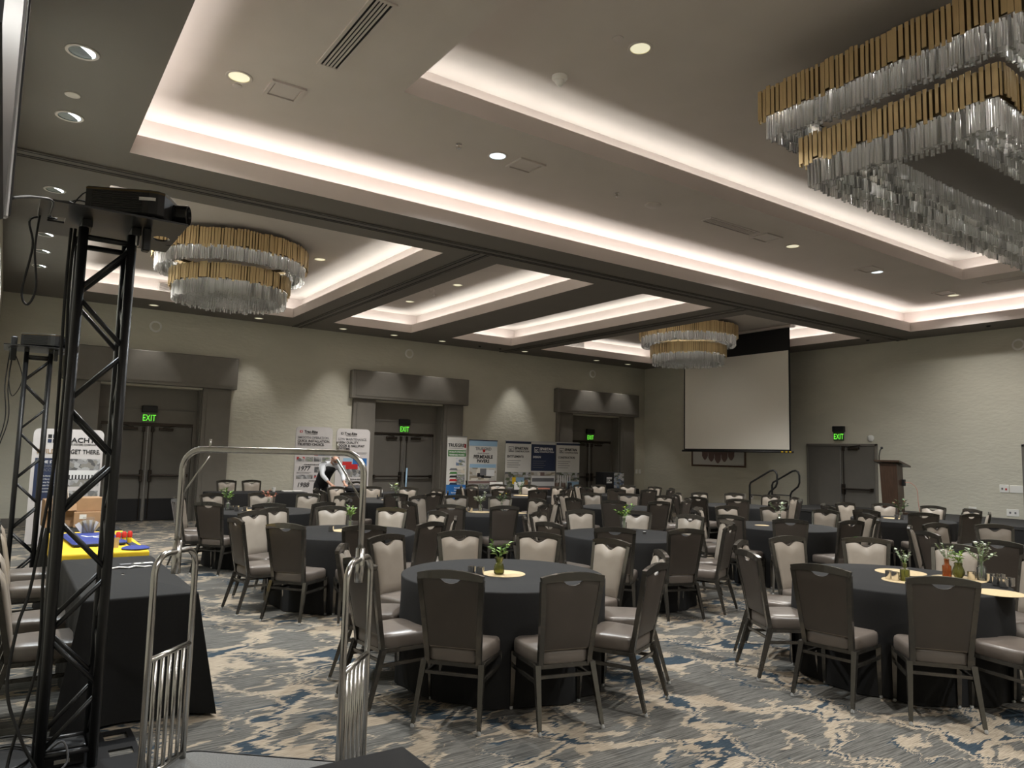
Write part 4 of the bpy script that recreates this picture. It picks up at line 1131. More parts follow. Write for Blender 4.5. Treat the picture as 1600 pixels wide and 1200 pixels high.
# cards on the nearest side table
for k, (x, y, a, w, lab) in enumerate(((.86, 6.46, .1, .05, 'grey business card on the black table'), (.935, 6.46, .05, .045, 'white business card on the black table, middle'), (1.0, 6.47, .0, .045, 'white business card on the black table, right'))):
    o = MB().box(-w, w, -.028, .028, 0, .002).build('business_card', M['paper'] if k else M['ink_grey'], None, loc=(x, y, .7605), rot=a); tag(o, lab, 'card', 'cards on the black table')
t = thing('lanyard', 'crumpled white lanyard on the black table', 'lanyard', (.84, 6.24, .762)); MB().bar([(-.12, 0, .004), (-.06, .02, .008), (0, -.015, .005), (.05, .02, .01), (.11, 0, .004), (.16, .02, .004)], (0, 0, 1), .016, .003).build('strap', M['paper'], t)
# cardboard boxes
def carton(x, y, z, w, d, h, rz, lab, label=False, flap=False):
    t = thing('cardboard_box', lab, 'box', (x, y, z), rz, 'cardboard boxes on the vendor table')
    MB().cbox(-w/2, w/2, -d/2, d/2, 0, h, .004).build('carton', M['card'], t)
    MB().box(-w/2-.001, w/2+.001, -.03, .03, h-.002, h+.001).build('tape', M['card_dark'], t)
    if label: MB().box(-w*.30, -w*.05, -d/2-.0015, -d/2, h*.55, h*.85).build('shipping_label', M['paper'], t)
    if flap:
        f = MB().box(-w/2, w/2, -.002, .002, -.13, 0).build('flap', M['card'], t); f.location = (0, -d/2, h); f.rotation_euler = (-.5, 0, 0)
carton(.56, 9.72, .76, .30, .34, .30, .05, 'open cardboard box with drooping flap, left of the stack', flap=True)
carton(.83, 9.62, .76, .27, .32, .17, 0, 'cardboard box with white label at the front', True)
carton(.84, 9.68, .932, .25, .30, .15, .03, 'cardboard box on top of the labelled box')
carton(1.04, 9.80, .76, .18, .34, .16, 0, 'cardboard box at the right end of the stack')
carton(1.03, 9.82, .922, .18, .30, .07, .02, 'flat cardboard box on the right of the stack')
carton(1.03, 9.84, .994, .17, .30, .07, 0, 'topmost flat box at the right of the stack')
for k in range(5):
    o = MB().box(-.004, .004, -.06, .06, 0, .13).build('booklet', M['paper'], None, loc=(.50+.035*k, 9.75, 1.062), rot=(.1, .25-.1*k, .1)); tag(o, 'upright white booklet in the open box, %s' % ('leftmost', 'second from left', 'middle', 'second from right', 'rightmost')[k], 'booklet', 'white booklets in the open box')

# ================================================================== vendor banners
def banner(x, y, w, h, lab, base='banner', rounded=0, z0=.02, name='banner_stand', top='alu'):
    t = thing(name, lab, 'banner', (x, y, 0))
    if rounded:
        pts = []
        for cxx, cz, a0 in ((w/2-rounded, h-rounded, 0), (-w/2+rounded, h-rounded, 90)):
            for k in range(7): a = math.radians(a0+15*k); pts.append((cxx+rounded*math.cos(a), cz+rounded*math.sin(a)))
        pts += [(-w/2, z0), (w/2, z0)]
        q = MB().loops([[(px, yy, pz) for px, pz in pts] for yy in (-.014, .014)]); q.build('panel', M[base], t)
        for s in (-1, 1): MB().box(s*w*.3-.03, s*w*.3+.03, -.18, .18, 0, .02).build('foot', M['alu'], t)
    else:
        MB().box(-w/2, w/2, -.004, .004, z0+.06, h).build('panel', M[base], t)
        MB().cbox(-w/2-.01, w/2+.01, -.012, .012, h, h+.025, .004).build('top_bar', M[top], t)
        MB().cbox(-w/2-.02, w/2+.02, -.10, .10, 0, .085, .012).build('base_cassette', M['alu'], t)
        MB().tube([(0, .03, .08), (0, .03, h+.01)], .008, 8).build('support_pole', M['alu'], t)
    return t
YB = -.016
VS = 1.0
def patch(t, w, h, u0, u1, v0, v1, mt, name='print_panel', lift=0.0, y=None):
    yy = (YB if y is None else y)-lift
    return MB().box(-w/2+u0*w, -w/2+u1*w, yy-.001, yy, h-v1*h*VS, h-v0*h*VS).build(name, M[mt], t)
def words(t, w, h, s, u, v, size, mt='ink', bold=.0, align='LEFT', xs=1.0, y=None, shear=0, lift=.002):
    yy = (YB if y is None else y)-lift
    return text(s, size, (-w/2+u*w, yy, h-v*h*VS), (PI/2, 0, 0), M[mt], t, bold=bold+.010, align=align, xs=xs, shear=shear)
# two rounded banners with red accents
W, H = .90, 2.23; VS = .78
t = banner(6.08, 17.0, W, H, 'rounded white banner with dates, left of the waiter', rounded=.10)
patch(t, W, H, .10, .17, .055, .085, 'red'); patch(t, W, H, .12, .155, .062, .078, 'banner', lift=.001)
words(t, W, H, 'Trac-Rite', .22, .085, .085, bold=.02); words(t, W, H, 'THE DOOR COMPANY', .26, .105, .028, 'ink_grey')
words(t, W, H, 'SMOOTH OPERATION.', .05, .165, .082, 'ink_grey', xs=.92); words(t, W, H, 'QUICK INSTALLATION.', .05, .212, .082, bold=.006, xs=.92); words(t, W, H, 'TRUSTED CHOICE.', .05, .258, .082, bold=.02, xs=.95)
words(t, W, H, 'INSPIRED INNOVATION', .40, .315, .042, 'ink', .01)
patch(t, W, H, .06, .48, .345, .35, 'ink_grey'); patch(t, W, H, .06, .46, .36, .364, 'ink_grey'); patch(t, W, H, .52, .95, .335, .395, 'red'); patch(t, W, H, .62, .95, .37, .395, 'sky_print', lift=.001)
for k, mt_ in enumerate(('photo_red', 'photo_street', 'photo_grey', 'photo_street')): patch(t, W, H, .05+.23*k, .26+.23*k, .415, .475, mt_, 'photo_print')
words(t, W, H, 'OUR MILESTONES & HISTORY', .25, .525, .036, bold=.01)
words(t, W, H, '1977', .08, .60, .15, bold=.005, shear=.2); patch(t, W, H, .06, .46, .62, .624, 'ink_grey'); patch(t, W, H, .06, .40, .632, .636, 'ink_grey'); patch(t, W, H, .54, .95, .545, .625, 'photo_grey', 'photo_print')
patch(t, W, H, .06, .50, .655, .71, 'photo_grey', 'photo_print'); patch(t, W, H, .54, .95, .655, .705, 'photo_red', 'photo_print')
words(t, W, H, '1988', .08, .82, .15, bold=.005, shear=.2); patch(t, W, H, .54, .95, .765, .83, 'photo_street', 'photo_print'); words(t, W, H, 'LIGHTER DOORS', .40, .745, .034, bold=.01)
t = banner(7.07, 17.0, .87, 2.22, 'rounded white banner with red steel photo, right of the waiter', rounded=.10); W, H = .87, 2.22
patch(t, W, H, .12, .19, .055, .085, 'ink'); patch(t, W, H, .14, .175, .062, .078, 'banner', lift=.001)
words(t, W, H, 'Trac-Rite', .23, .085, .085, bold=.02); words(t, W, H, 'THE DOOR COMPANY', .27, .105, .028, 'ink_grey')
words(t, W, H, 'LOW MAINTENANCE.', .05, .165, .082, 'ink_grey', xs=.92); words(t, W, H, 'HIGH QUALITY.', .05, .212, .082, bold=.006, xs=.92); words(t, W, H, 'DOOR & HALLWAY', .05, .258, .082, bold=.02, xs=.95); words(t, W, H, 'SYSTEMS.', .05, .302, .082, bold=.02, xs=.95)
patch(t, W, H, .60, .93, .335, .34, 'ink_grey'); patch(t, W, H, .60, .90, .35, .354, 'ink_grey')
patch(t, W, H, .22, .48, .415, .53, 'sky_print', 'photo_print'); patch(t, W, H, .50, .93, .415, .53, 'blue', 'photo_print'); patch(t, W, H, .20, .48, .465, .52, 'red', lift=.001); patch(t, W, H, .30, .66, .50, .57, 'red', lift=.002); patch(t, W, H, .22, .93, .53, .68, 'photo_grey', 'photo_print')
words(t, W, H, 'INNOVATION & RELIABILITY', .22, .725, .05, bold=.012); words(t, W, H, 'IN ACTION', .22, .755, .05, bold=.012)
# tall white and green banner
VS = 1.0
W, H = .60, 2.12; t = banner(9.96, 16.85, W, H, 'tall narrow white banner with green strip and blue foot', 'banner_white'); Yb = -.005
words(t, W, H, 'TRUEGRID', .05, .125, .125, bold=.012, xs=.92, y=Yb); patch(t, W, H, .88, .97, .085, .135, 'red', y=Yb); patch(t, W, H, .08, .80, .14, .145, 'ink_grey', y=Yb)
patch(t, W, H, .05, .97, .165, .245, 'green', y=Yb); words(t, W, H, "WORLD'S STRONGEST", .10, .20, .062, 'ink_white', .015, xs=.85, y=Yb); words(t, W, H, 'PERMEABLE PAVERS', .10, .235, .062, 'ink_white', .015, xs=.88, y=Yb)
patch(t, W, H, .47, .94, .265, .36, 'photo_roofs', 'photo_print', y=Yb); patch(t, W, H, .47, .94, .37, .46, 'photo_bus', 'photo_print', y=Yb); patch(t, W, H, .47, .94, .47, .60, 'photo_street', 'photo_print', y=Yb)
for k, c_ in enumerate(('ink_grey', 'green', 'ink', 'red', 'navy')):
    q = MB().loops([[(-.20, Yb-.001-yy, 0), (.06-.0, Yb-.001-yy, 0), (.02, Yb-.001-yy, .055), (-.16, Yb-.001-yy, .055)] for yy in (0, .001)]).build('paver_print', M[c_], t); q.location = (-.02, 0, H-.42*H-k*.045*H)
patch(t, W, H, .0, 1.0, .60, .965, 'blue', y=Yb)
for k, s_ in enumerate(('Permeable Pavers', 'Gravel Driveways', 'Stormwater Detention')): words(t, W, H, s_, .95, .645+.03*k, .05, 'ink_white', .01, 'RIGHT', .9, y=Yb)
# permeable pavers
W, H = .91, 2.04; t = banner(10.80, 16.85, W, H, 'wide banner headed permeable pavers with a bus photo', 'banner_white', top='navy')
patch(t, W, H, 0, 1, .0, .07, 'sky_print', y=Yb); words(t, W, H, 'TRUEGRID', .5, .125, .11, 'ink_grey', .01, 'CENTER', y=Yb); patch(t, W, H, .48, .56, .115, .15, 'red', y=Yb, lift=.003)
words(t, W, H, 'World’s Strongest', .5, .175, .05, 'ink_grey', 0, 'CENTER', y=Yb); words(t, W, H, 'PERMEABLE', .5, .235, .128, 'ink', .022, 'CENTER', xs=.95, y=Yb); words(t, W, H, 'PAVERS', .5, .292, .128, 'ink', .022, 'CENTER', xs=.95, y=Yb)
patch(t, W, H, .03, .97, .31, .53, 'photo_bus', 'photo_print', y=Yb); patch(t, W, H, .03, .97, .31, .36, 'sky_print', y=Yb, lift=.001)
for (u0, u1, v0, v1, c_) in ((.62, .92, .385, .47, 'ink_white'), (.64, .84, .39, .425, 'ink'), (.66, .86, .44, .46, 'yellow'), (.40, .62, .37, .46, 'ink_grey'), (.30, .55, .43, .48, 'ink'), (.45, .80, .475, .495, 'ink')): patch(t, W, H, u0, u1, v0, v1, c_, 'bus_print', lift=.002+.0004*len(c_), y=Yb)
patch(t, W, H, 0, 1, .535, .57, 'plate_brown', y=Yb); patch(t, W, H, .0, 1, .575, .95, 'photo_street', 'photo_print', y=Yb)
# three construction banners
def construction(x, navy, word, lab, ph):
    W, H = .885, 2.06; t = banner(x, 16.85, W, H, lab, 'banner_white'); bg, fg = ('navy', 'ink_white') if navy else ('banner_white', 'ink')
    if navy: patch(t, W, H, 0, 1, .03, .40, 'navy', y=Yb)
    else: patch(t, W, H, 0, 1, .0, .03, 'navy', y=Yb)
    patch(t, W, H, .12, .32, .07, .145, 'ink_grey' if not navy else 'ink_white', y=Yb, lift=.001); patch(t, W, H, .135, .305, .08, .135, bg, y=Yb, lift=.002); words(t, W, H, 'SC', .15, .13, .09, fg, .02, y=Yb, lift=.004)
    words(t, W, H, 'SPARTAN', .35, .11, .105, fg, .03, y=Yb, xs=1.05); words(t, W, H, 'CONSTRUCTION', .35, .145, .062, fg, .015, y=Yb, xs=1.05)
    words(t, W, H, word, .07, .22, .082, fg, .015, y=Yb)
    for k in range(4): patch(t, W, H, .07, (.60, .52, .58, .50)[k], .26+.03*k, .266+.03*k, 'ink_grey', y=Yb, lift=.001)
    if navy:
        patch(t, W, H, .0, 1, .42, .60, 'photo_bus', 'photo_print', y=Yb); patch(t, W, H, .02, .98, .47, .70, 'ink_white', y=Yb, lift=.001)
        for v0, v1, c_ in ((.50, .55, 'ink_grey'), (.61, .66, 'ink_grey')): patch(t, W, H, .05, .95, v0, v1, c_, 'plan_print', lift=.002, y=Yb)
        patch(t, W, H, .38, .55, .42, .47, 'plate_brown', lift=.002, y=Yb); patch(t, W, H, 0, 1, .72, .97, 'navy', y=Yb)
    else:
        patch(t, W, H, 0, 1, .42, .70, ph[0], 'photo_print', y=Yb); patch(t, W, H, 0, 1, .72, .97, ph[1], 'photo_print', y=Yb)
        if word[0] == 'E':
            patch(t, W, H, .40, .75, .49, .66, 'sky_print', 'map_print', lift=.001, y=Yb); patch(t, W, H, .28, .42, .49, .58, 'yellow', 'map_print', lift=.002, y=Yb); patch(t, W, H, .76, .9, .53, .66, 'card', 'map_print', lift=.001, y=Yb)
        else:
            for k in range(6):
                q = patch(t, W, H, .06+.10*k, .12+.10*k, .46, .62, 'ink_white', 'roof_print', lift=.001, y=Yb)
            patch(t, W, H, .48, .98, .55, .69, 'sky_print', 'roof_print', lift=.002, y=Yb)
construction(11.98, False, 'ENTITLEMENTS', 'white construction banner with aerial map, leftmost of three', ('photo_aerial', 'photo_street'))
construction(12.88, True, 'DESIGN', 'navy construction banner, middle of three', None)
construction(13.80, False, 'CONSTRUCTION', 'white construction banner with long roofs, rightmost of three', ('photo_aerial', 'photo_grey'))
# small display cube
t = thing('display_cube', 'black display cube with white emblem and roof photo', 'display', (14.98, 16.30, .76)); MB().cbox(-.40, .40, -.18, .18, 0, .47, .004).build('cube_body', M['ink'], t)
MB().box(.0, .40, -.184, -.18, .01, .46).build('photo_print', M['photo_roofs'], t); MB().box(-.29, -.08, -.184, -.18, .15, .33).build('emblem_plate', M['ink_white'], t); text('SCM', .11, (-.185, -.186, .20), (PI/2, 0, 0), M['ink'], t, bold=.03, align='CENTER')
# building-company banner behind the truss
W, H = 1.03, 1.93; t = banner(.905, 14.5, W, H, 'white rounded banner with navy panel behind the trusses', rounded=.09); 
for (u, v, c_) in ((.20, .05, 'ink'), (.27, .05, 'navy'), (.20, .09, 'navy'), (.27, .09, 'ink')): patch(t, W, H, u, u+.055, v, v+.032, c_, 'logo_block')
words(t, W, H, 'TRACHTE', .38, .115, .115, 'ink', .012, xs=1.12); words(t, W, H, 'BUILDING SYSTEMS COMPANY', .385, .14, .038, 'ink', .008, xs=1.0)
words(t, W, H, 'BUILD IT.', .06, .215, .105, 'ink_brown', .008, xs=.95); words(t, W, H, 'GET THERE.', .53, .215, .105, 'ink', .008, xs=.80)
patch(t, W, H, .05, .50, .255, .62, 'navy'); words(t, W, H, 'THE SYSTEM', .12, .30, .066, 'ink_white', .012, xs=.95); words(t, W, H, 'BEHIND YOUR', .12, .335, .066, 'ink_grey', xs=.95); words(t, W, H, 'SUCCESS', .12, .37, .066, 'ink_grey', xs=.95)
for k, s_ in enumerate(('Single-Story', 'Multi-Story', 'Pathway Systems', 'Climate Control', 'Expansions', 'Conversions')): words(t, W, H, s_, .12, .415+.027*k, .034, 'ink_white')
patch(t, W, H, .52, .97, .26, .50, 'photo_grey', 'photo_print'); patch(t, W, H, .53, .96, .36, .40, 'ink_white', lift=.001); patch(t, W, H, .53, .93, .40, .44, 'ink', lift=.001)
for k in range(8): patch(t, W, H, .55+.047*k, .575+.047*k, .395, .435, 'ink_white', 'window_print', lift=.002)
patch(t, W, H, .50, .97, .54, .72, 'photo_grey', 'photo_print')
# blue tube leaning on the middle door
t = thing('cardboard_tube', 'slim light blue pole leaning at the middle door', 'pole', (9.06, 18.03, 0)); MB().tube([(0, 0, .0), (.02, -.02, 1.25)], .022, 10).build('tube', M['sky_print'], t, 'all')
# bits on the vendor tables
def small(name, lab, cat, loc, fn, mt, group=None):
    t = thing(name, lab, cat, loc, 0, group); b = MB(); fn(b); b.build('body', M[mt], t, 40); return t
for k, (x, lab) in enumerate(((4.85, 'white cup on the long wall table, left'), (5.15, 'white folded leaflet on the long wall table'), (5.35, 'white leaflet pile on the long wall table'))):
    small('leaflet' if k else 'paper_cup', lab, 'leaflet' if k else 'cup', (x, 15.9, .762), (lambda b: b.box(-.11, .11, -.08, .08, 0, .02)) if k else (lambda b: b.lathe([(.03, 0), (.04, .09), (.001, .09)], 12)), 'paper')
small('black_bag', 'black zipped bag under the hands of the waiter', 'bag', (6.45, 15.25, .762), lambda b: b.cbox(-.22, .22, -.14, .14, 0, .16, .05), 'vest')
small('leaflet', 'white leaflet box beside the black bag', 'leaflet', (6.95, 15.2, .762), lambda b: b.box(-.1, .1, -.06, .06, 0, .07), 'paper')
for k, (x, y, c_, lab) in enumerate(((12.72, 16.0, 'wood', 'brown jar on the vendor table, left'), (12.95, 16.0, 'wood', 'brown jar on the vendor table, middle'), (13.20, 16.02, 'ink', 'dark jar on the vendor table, right'))):
    small('jar', lab, 'jar', (x, y, .762), lambda b: b.lathe([(.06, 0), (.065, .02), (.065, .15), (.05, .18), (.001, .18)], 14), c_, 'jars on the vendor table')
for k, (x, w, lab) in enumerate(((10.62, .20, 'white printed panel standing on the vendor table, left'), (11.35, .15, 'white printed panel standing on the vendor table, right'))):
    small('table_sign', lab, 'sign', (x, 15.9, .762), lambda b: b.box(-w, w, -.01, .01, 0, .20), 'paper')
small('flyer_stack', 'pink and yellow flyers on the construction vendor table', 'flyers', (12.2, 16.0, .762), lambda b: b.box(-.2, .2, -.1, .1, 0, .03), 'bloom_pink')

# ================================================================== stage, steps, lectern, screen, picture
t = thing('stage', 'low black stage along the screen wall', 'stage', (16.45, 6.6, 0))
for k in range(4):
    y0 = -4.2+k*2.15; MB().cbox(-1.1, 1.1, y0, y0+2.14, .54, .60, .004).build('deck_panel', M['stage'], t)
MB().box(-1.09, -1.07, -4.2, 4.4, 0, .54).box(-1.07, 1.07, 4.37, 4.39, 0, .54).build('skirt', M['cloth'], t)
MB().box(1.06, 1.08, -4.2, 4.4, 0, .54).box(-1.07, 1.07, -4.2, -4.18, 0, .54).build('skirt', M['cloth'], t)
t = thing('stage_steps', 'black stage steps with two tubular handrails', 'steps', (16.05, 11.42, 0))
for k in range(2): MB().cbox(-.45, .45, .05-.33*k-.05, .35-.33*k, .17+.2*k, .21+.2*k, .004).build('tread', M['stage'], t)
MB().tube([(-.45, .36, .3), (-.45, -.40, .3)], .016, 6).tube([(.45, .36, .3), (.45, -.40, .3)], .016, 6).build('stringer', M['black_metal'], t)
for s in (-1, 1):
    x = s*.46; r = .10
    path = [(x, .34, .01), (x, .34, 1.06)]+[(x, .34-.03, 1.13), (x, -.26, 1.44)]+[(x, -.36+.0, 1.46), (x, -.43, 1.42), (x, -.46, 1.34), (x, -.46, 1.16), (x, -.42, 1.06), (x, -.24, .92), (x, -.20, .84), (x, -.20, .60)]
    MB().tube(path, .024, 8).build('handrail', M['black_metal'], t, 'all')
    MB().tube([(x, .34, .82), (x, -.20, .82)], .014, 6).build('mid_rail', M['black_metal'], t, 'all')
# lectern
t = thing('lectern', 'dark walnut lectern with slanted top on the stage', 'lectern', (16.05, 8.36, .60), math.radians(-90))
def quadprism(a, b): return MB().loops([a, b])
base = [(-.175, -.13, .05), (.175, -.13, .05), (.175, .13, .05), (-.175, .13, .05)]; topp = [(-.19, -.20, 1.10), (.19, -.20, 1.10), (.19, .04, 1.05), (-.19, .04, 1.05)]
quadprism(base, topp).build('body', M['wood'], t)
MB().cbox(-.22, .22, -.18, .20, 0, .05, .006).build('base', M['wood'], t)
MB().loops([[(-.28, -.27, 1.135), (.28, -.27, 1.135), (.28, .22, 1.02), (-.28, .22, 1.02)], [(-.28, -.27, 1.17), (.28, -.27, 1.17), (.28, .22, 1.055), (-.28, .22, 1.055)]]).build('reading_top', M['wood'], t)
MB().tube([(-.18, -.22, 1.15), (-.18, -.22, 1.26), (-.17, -.19, 1.38), (-.16, -.16, 1.42)], .012, 8).ball((-.16, -.14, 1.435), .03).build('gooseneck_microphone', M['black_plastic'], t, 'all')
MB().cbox(.165, .24, .0, .08, .62, .76, .01).build('cable_box', M['black_plastic'], t)
cable([(16.09, 8.12, 1.30), (16.15, 8.02, 1.28), (16.22, 7.94, 1.15), (16.22, 7.92, .9), (16.25, 7.9, .62)], .006, 'thin cable hanging behind the lectern', mt='bloom_pink')
small('floor_monitor', 'dark wedge monitor lying on the stage at the right', 'monitor', (16.6, 7.1, .60), lambda b: b.loops([[(-.14, -.12, 0), (.16, -.12, 0), (.16, .12, 0), (-.14, .12, 0)], [(.05, -.10, .20), (.16, -.10, .17), (.16, .10, .17), (.05, .10, .20)]]), 'black_plastic')
# projection screen
t = thing('projection_screen', 'white drop-down projection screen with black drop', 'screen', (16.62, 13.06, 0))
MB().box(-.004, .004, -1.80, 1.80, 1.95, Z2-.04).build('black_drop', M['screen_black'], t)
MB().box(-.008, -.005, -1.755, 1.755, 1.99, 4.58).build('screen_surface', M['screen'], t)
MB().tube([(0, -1.86, 1.93), (0, 1.86, 1.93)], .028, 10).build('weight_bar', M['black_metal'], t, 'all')
MB().cbox(-.11, .11, -1.9, 1.9, Z2-.07, Z2-.006, .01).build('housing_slot', M['white_metal'], t)
for k in range(3): MB().cbox(-.035, -.028, -1.83+.12*k, -1.77+.12*k, 1.915, 1.945, .002).build('bar_label', M['yellow'], t)
# framed picture below the screen
t = thing('framed_picture', 'framed picture of draped shell shapes below the screen', 'picture', (XR, 14.72, 1.95), -PI/2)
for a in ((-1.03, 1.03, -.48, -.43), (-1.03, 1.03, .43, .48), (-1.03, -.98, -.43, .43), (.98, 1.03, -.43, .43)): MB().cbox(a[0], a[1], -.045, -.002, a[2], a[3], .006).build('frame_bar', M['frame_wood'], t)
MB().box(-.98, .98, -.02, -.005, -.43, .43).build('print', M['banner_white'], t)
for k in range(5):
    x = -.50+.25*k; dz = -.30+.05*abs(k-2); q = MB().loops([[(.13*math.cos(a)*(1+.1*math.sin(7*a)), yy, .30*math.sin(a)) for a in [2*PI*j/20 for j in range(20)]] for yy in (-.022, -.020)]).build('shell_print', M['plate_brown'], t); q.location = (x, 0, dz+.22)
# ================================================================== table tops: mats, vases, holders
def paper_mat(x, y, r, lab):
    o = MB().lathe([(r, 0), (r, .003), (.001, .003)], 40).build('paper_mat', M['kraft'], None, loc=(x, y, TZ+.0005)); tag(o, lab, 'mat', 'round tan paper mats')
def votive(x, y, lab, h=.065, r=.030, z=TZ+.004):
    t = thing('votive_holder', lab, 'candle holder', (x, y, z), 0, 'small silver holders on the tables')
    MB().lathe([(r*.9, 0), (r, .004), (r, h*.92), (r*1.04, h), (r*.88, h), (r*.86, .02), (.001, .02)], 18).build('cup', M['silver'], t, 40)
    MB().lathe([(r*.8, .021), (r*.8, .03), (.001, .03)], 14).build('candle', M['paper'], t)
VASES = {'jar': [(.030, 0), (.040, .01), (.042, .04), (.034, .075), (.024, .09), (.032, .115), (.036, .125)],
         'bottle': [(.034, 0), (.036, .005), (.036, .085), (.016, .10), (.016, .13), (.019, .135)],
         'square': [(.032, 0), (.034, .004), (.034, .10), (.018, .115), (.018, .145), (.021, .15)],
         'round': [(.026, 0), (.046, .03), (.048, .05), (.036, .085), (.028, .10), (.033, .115)]}
def vase(x, y, kind, gmat, lab, foliage, seed, hs=1.0, z=TZ+.004):
    t = thing('bud_vase', lab, 'vase', (x, y, z), 0, 'bud vases on the tables'); pr_ = VASES[kind]
    inner = [(max(.004, r-.004), zz+.006) for r, zz in pr_[::-1]]
    MB().lathe(pr_+inner, 20).build('vase', M[gmat], t, 50)
    top = pr_[-1][1]; rr = random.Random(seed)
    n, lmat, bmat, bn, kindf = foliage
    stems, leaves = MB(), MB(); tips = []
    for k in range(n):
        a = 2*PI*k/n+rr.uniform(-.4, .4); sp = rr.uniform(.02, .075)*hs; hh = top+rr.uniform(.05, .12)*hs
        p = [(0, 0, .02), (sp*.15*math.cos(a), sp*.15*math.sin(a), top), (sp*math.cos(a), sp*math.sin(a), hh)]
        stems.tube(p, .0018, 5); tips.append(p[2])
        for q in range(11 if kindf == 'euc' else 7):
            f = .25+.75*q/(10 if kindf == 'euc' else 6); b0 = Vector(p[1]).lerp(Vector(p[2]), f); aa = a+rr.uniform(-1.6, 1.6); ll = (.024 if kindf == 'euc' else .044)*rr.uniform(.8, 1.2)*hs
            d = Vector((math.cos(aa), math.sin(aa), rr.uniform(-.1, .8))).normalized(); sd = d.cross(Vector((0, 0, 1))).normalized()*ll*(.42 if kindf == 'euc' else .30); up = sd.cross(d).normalized()*ll*.10
            v = [b0, b0+d*ll*.5+sd+up, b0+d*ll, b0+d*ll*.5-sd+up, b0+d*ll*.5-up*.5]
            leaves.add(v, [(0, 1, 4), (1, 2, 4), (2, 3, 4), (3, 0, 4)])
    stems.build('stems', M['stem'], t)
    leaves.build('foliage', M[lmat], t)
    for k in range(bn):
        p = tips[k % len(tips)]; b = MB(); r = .0105*rr.uniform(.8, 1.2)*min(hs, 1.2)
        b.ball((0, 0, 0), r, 8, 5, .8)
        for j in range(6):
            aa = 2*PI*j/6; c0 = Vector((math.cos(aa), math.sin(aa), .25))*r*1.7; sd = Vector((-math.sin(aa), math.cos(aa), 0))*r*.55
            b.add([(0, 0, 0), c0*.6+sd, c0, c0*.6-sd], [(0, 1, 2, 3)])
        b.build('bloom', M[bmat], t, loc=(p[0]+rr.uniform(-.01, .01), p[1]+rr.uniform(-.01, .01), p[2]+rr.uniform(-.02, .01)))
LEAFY, EUC = 'leafy', 'euc'
paper_mat(3.27, 4.76, .17, 'tan round mat at the centre of the nearest table')
vase(3.22, 4.75, 'jar', 'vase_green', 'green ribbed vase with leafy sprig on the nearest table', (6, 'leaf', 'bloom_lime', 1, LEAFY), 1, 1.05, TZ+.0045)
votive(3.02, 4.83, 'left silver shaker on the nearest table', z=TZ+.0005); votive(3.06, 4.77, 'right silver shaker on the nearest table', z=TZ+.0005)
paper_mat(6.00, 3.05, .17, 'tan mat under the green bottle, left of its table'); paper_mat(6.42, 3.30, .20, 'tan mat at the back of the bottle table'); paper_mat(6.52, 2.88, .20, 'tan mat under the amber bottle'); paper_mat(6.10, 2.42, .17, 'tan mat at the right edge of the bottle table')
vase(5.98, 3.04, 'bottle', 'vase_green', 'square green bottle with pale sprig', (5, 'leaf_pale', 'bloom_white', 2, EUC), 2, 1.0)
votive(5.95, 3.15, 'silver holder left of the green bottle'); votive(5.93, 3.09, 'silver holder touching the green bottle')
vase(6.46, 2.94, 'square', 'vase_amber', 'amber bottle with white and yellow flowers', (6, 'leaf_pale', 'bloom_yellow', 1, EUC), 3, 1.05)
vase(6.57, 2.90, 'round', 'vase_green', 'round pale green vase beside the amber bottle', (5, 'leaf', 'bloom_lime', 1, LEAFY), 4, 1.0)
vase(6.63, 2.75, 'square', 'vase_clear', 'clear bottle with eucalyptus, right of the amber bottle', (7, 'leaf_pale', 'bloom_white', 2, EUC), 5, 1.35)
for k, (x, y, lab) in enumerate(((6.57, 2.80, 'silver holder left of the eucalyptus bottle'), (6.60, 2.67, 'silver holder just right of the eucalyptus bottle'), (6.45, 2.57, 'silver holder in the right cluster, front left'), (6.40, 2.50, 'silver holder in the right cluster, front right'), (6.66, 2.62, 'silver holder in the right cluster, back'), (6.52, 2.50, 'silver holder in the right cluster, middle'))): votive(x, y, lab)
paper_mat(3.34, 8.10, .17, 'tan mat on the table behind the cart post')
vase(3.45, 8.28, 'bottle', 'vase_clear', 'clear vase of white blooms behind the cart post', (5, 'leaf', 'bloom_white', 5, LEAFY), 6, 1.1); votive(3.13, 8.05, 'dark silver holder behind the cart post', z=TZ+.0005)
vase(2.82, 11.45, 'bottle', 'vase_clear', 'tall leafy sprig framed by the cart arch', (6, 'leaf', 'bloom_lime', 0, LEAFY), 7, 1.4)
for k, (x, y, lab) in enumerate(((2.86, 11.36, 'silver shaker framed by the arch, first'), (2.93, 11.34, 'silver shaker framed by the arch, second'), (2.86, 11.10, 'silver shaker framed by the arch, third'), (2.98, 11.10, 'silver shaker framed by the arch, fourth'))): votive(x, y, lab, z=TZ+.0005)
paper_mat(3.12, 11.2, .15, 'tan mat framed by the cart arch'); vase(3.45, 11.55, 'bottle', 'vase_clear', 'vase with red spiky bloom framed by the arch', (4, 'bloom_pink', 'bloom_white', 1, LEAFY), 8, 1.3)
vase(6.55, 6.85, 'square', 'vase_clear', 'clear bottle with yellow-green sprig on the middle table', (7, 'leaf', 'bloom_lime', 3, LEAFY), 9, 1.45)
votive(6.48, 6.42, 'small pale holder at the right of the middle table', .03, .022)
vase(9.55, 6.68, 'bottle', 'vase_clear', 'single tall sprig on the table below the steps', (3, 'leaf_pale', 'bloom_lime', 1, LEAFY), 10, 1.7); paper_mat(9.05, 6.62, .10, 'small pale mat on the table below the steps')
paper_mat(6.32, 9.91, .19, 'left tan mat on the white flower table'); vase(6.42, 10.05, 'bottle', 'vase_clear', 'clear vase of white blooms on the far middle table', (6, 'leaf_pale', 'bloom_white', 7, LEAFY), 11, 1.4)
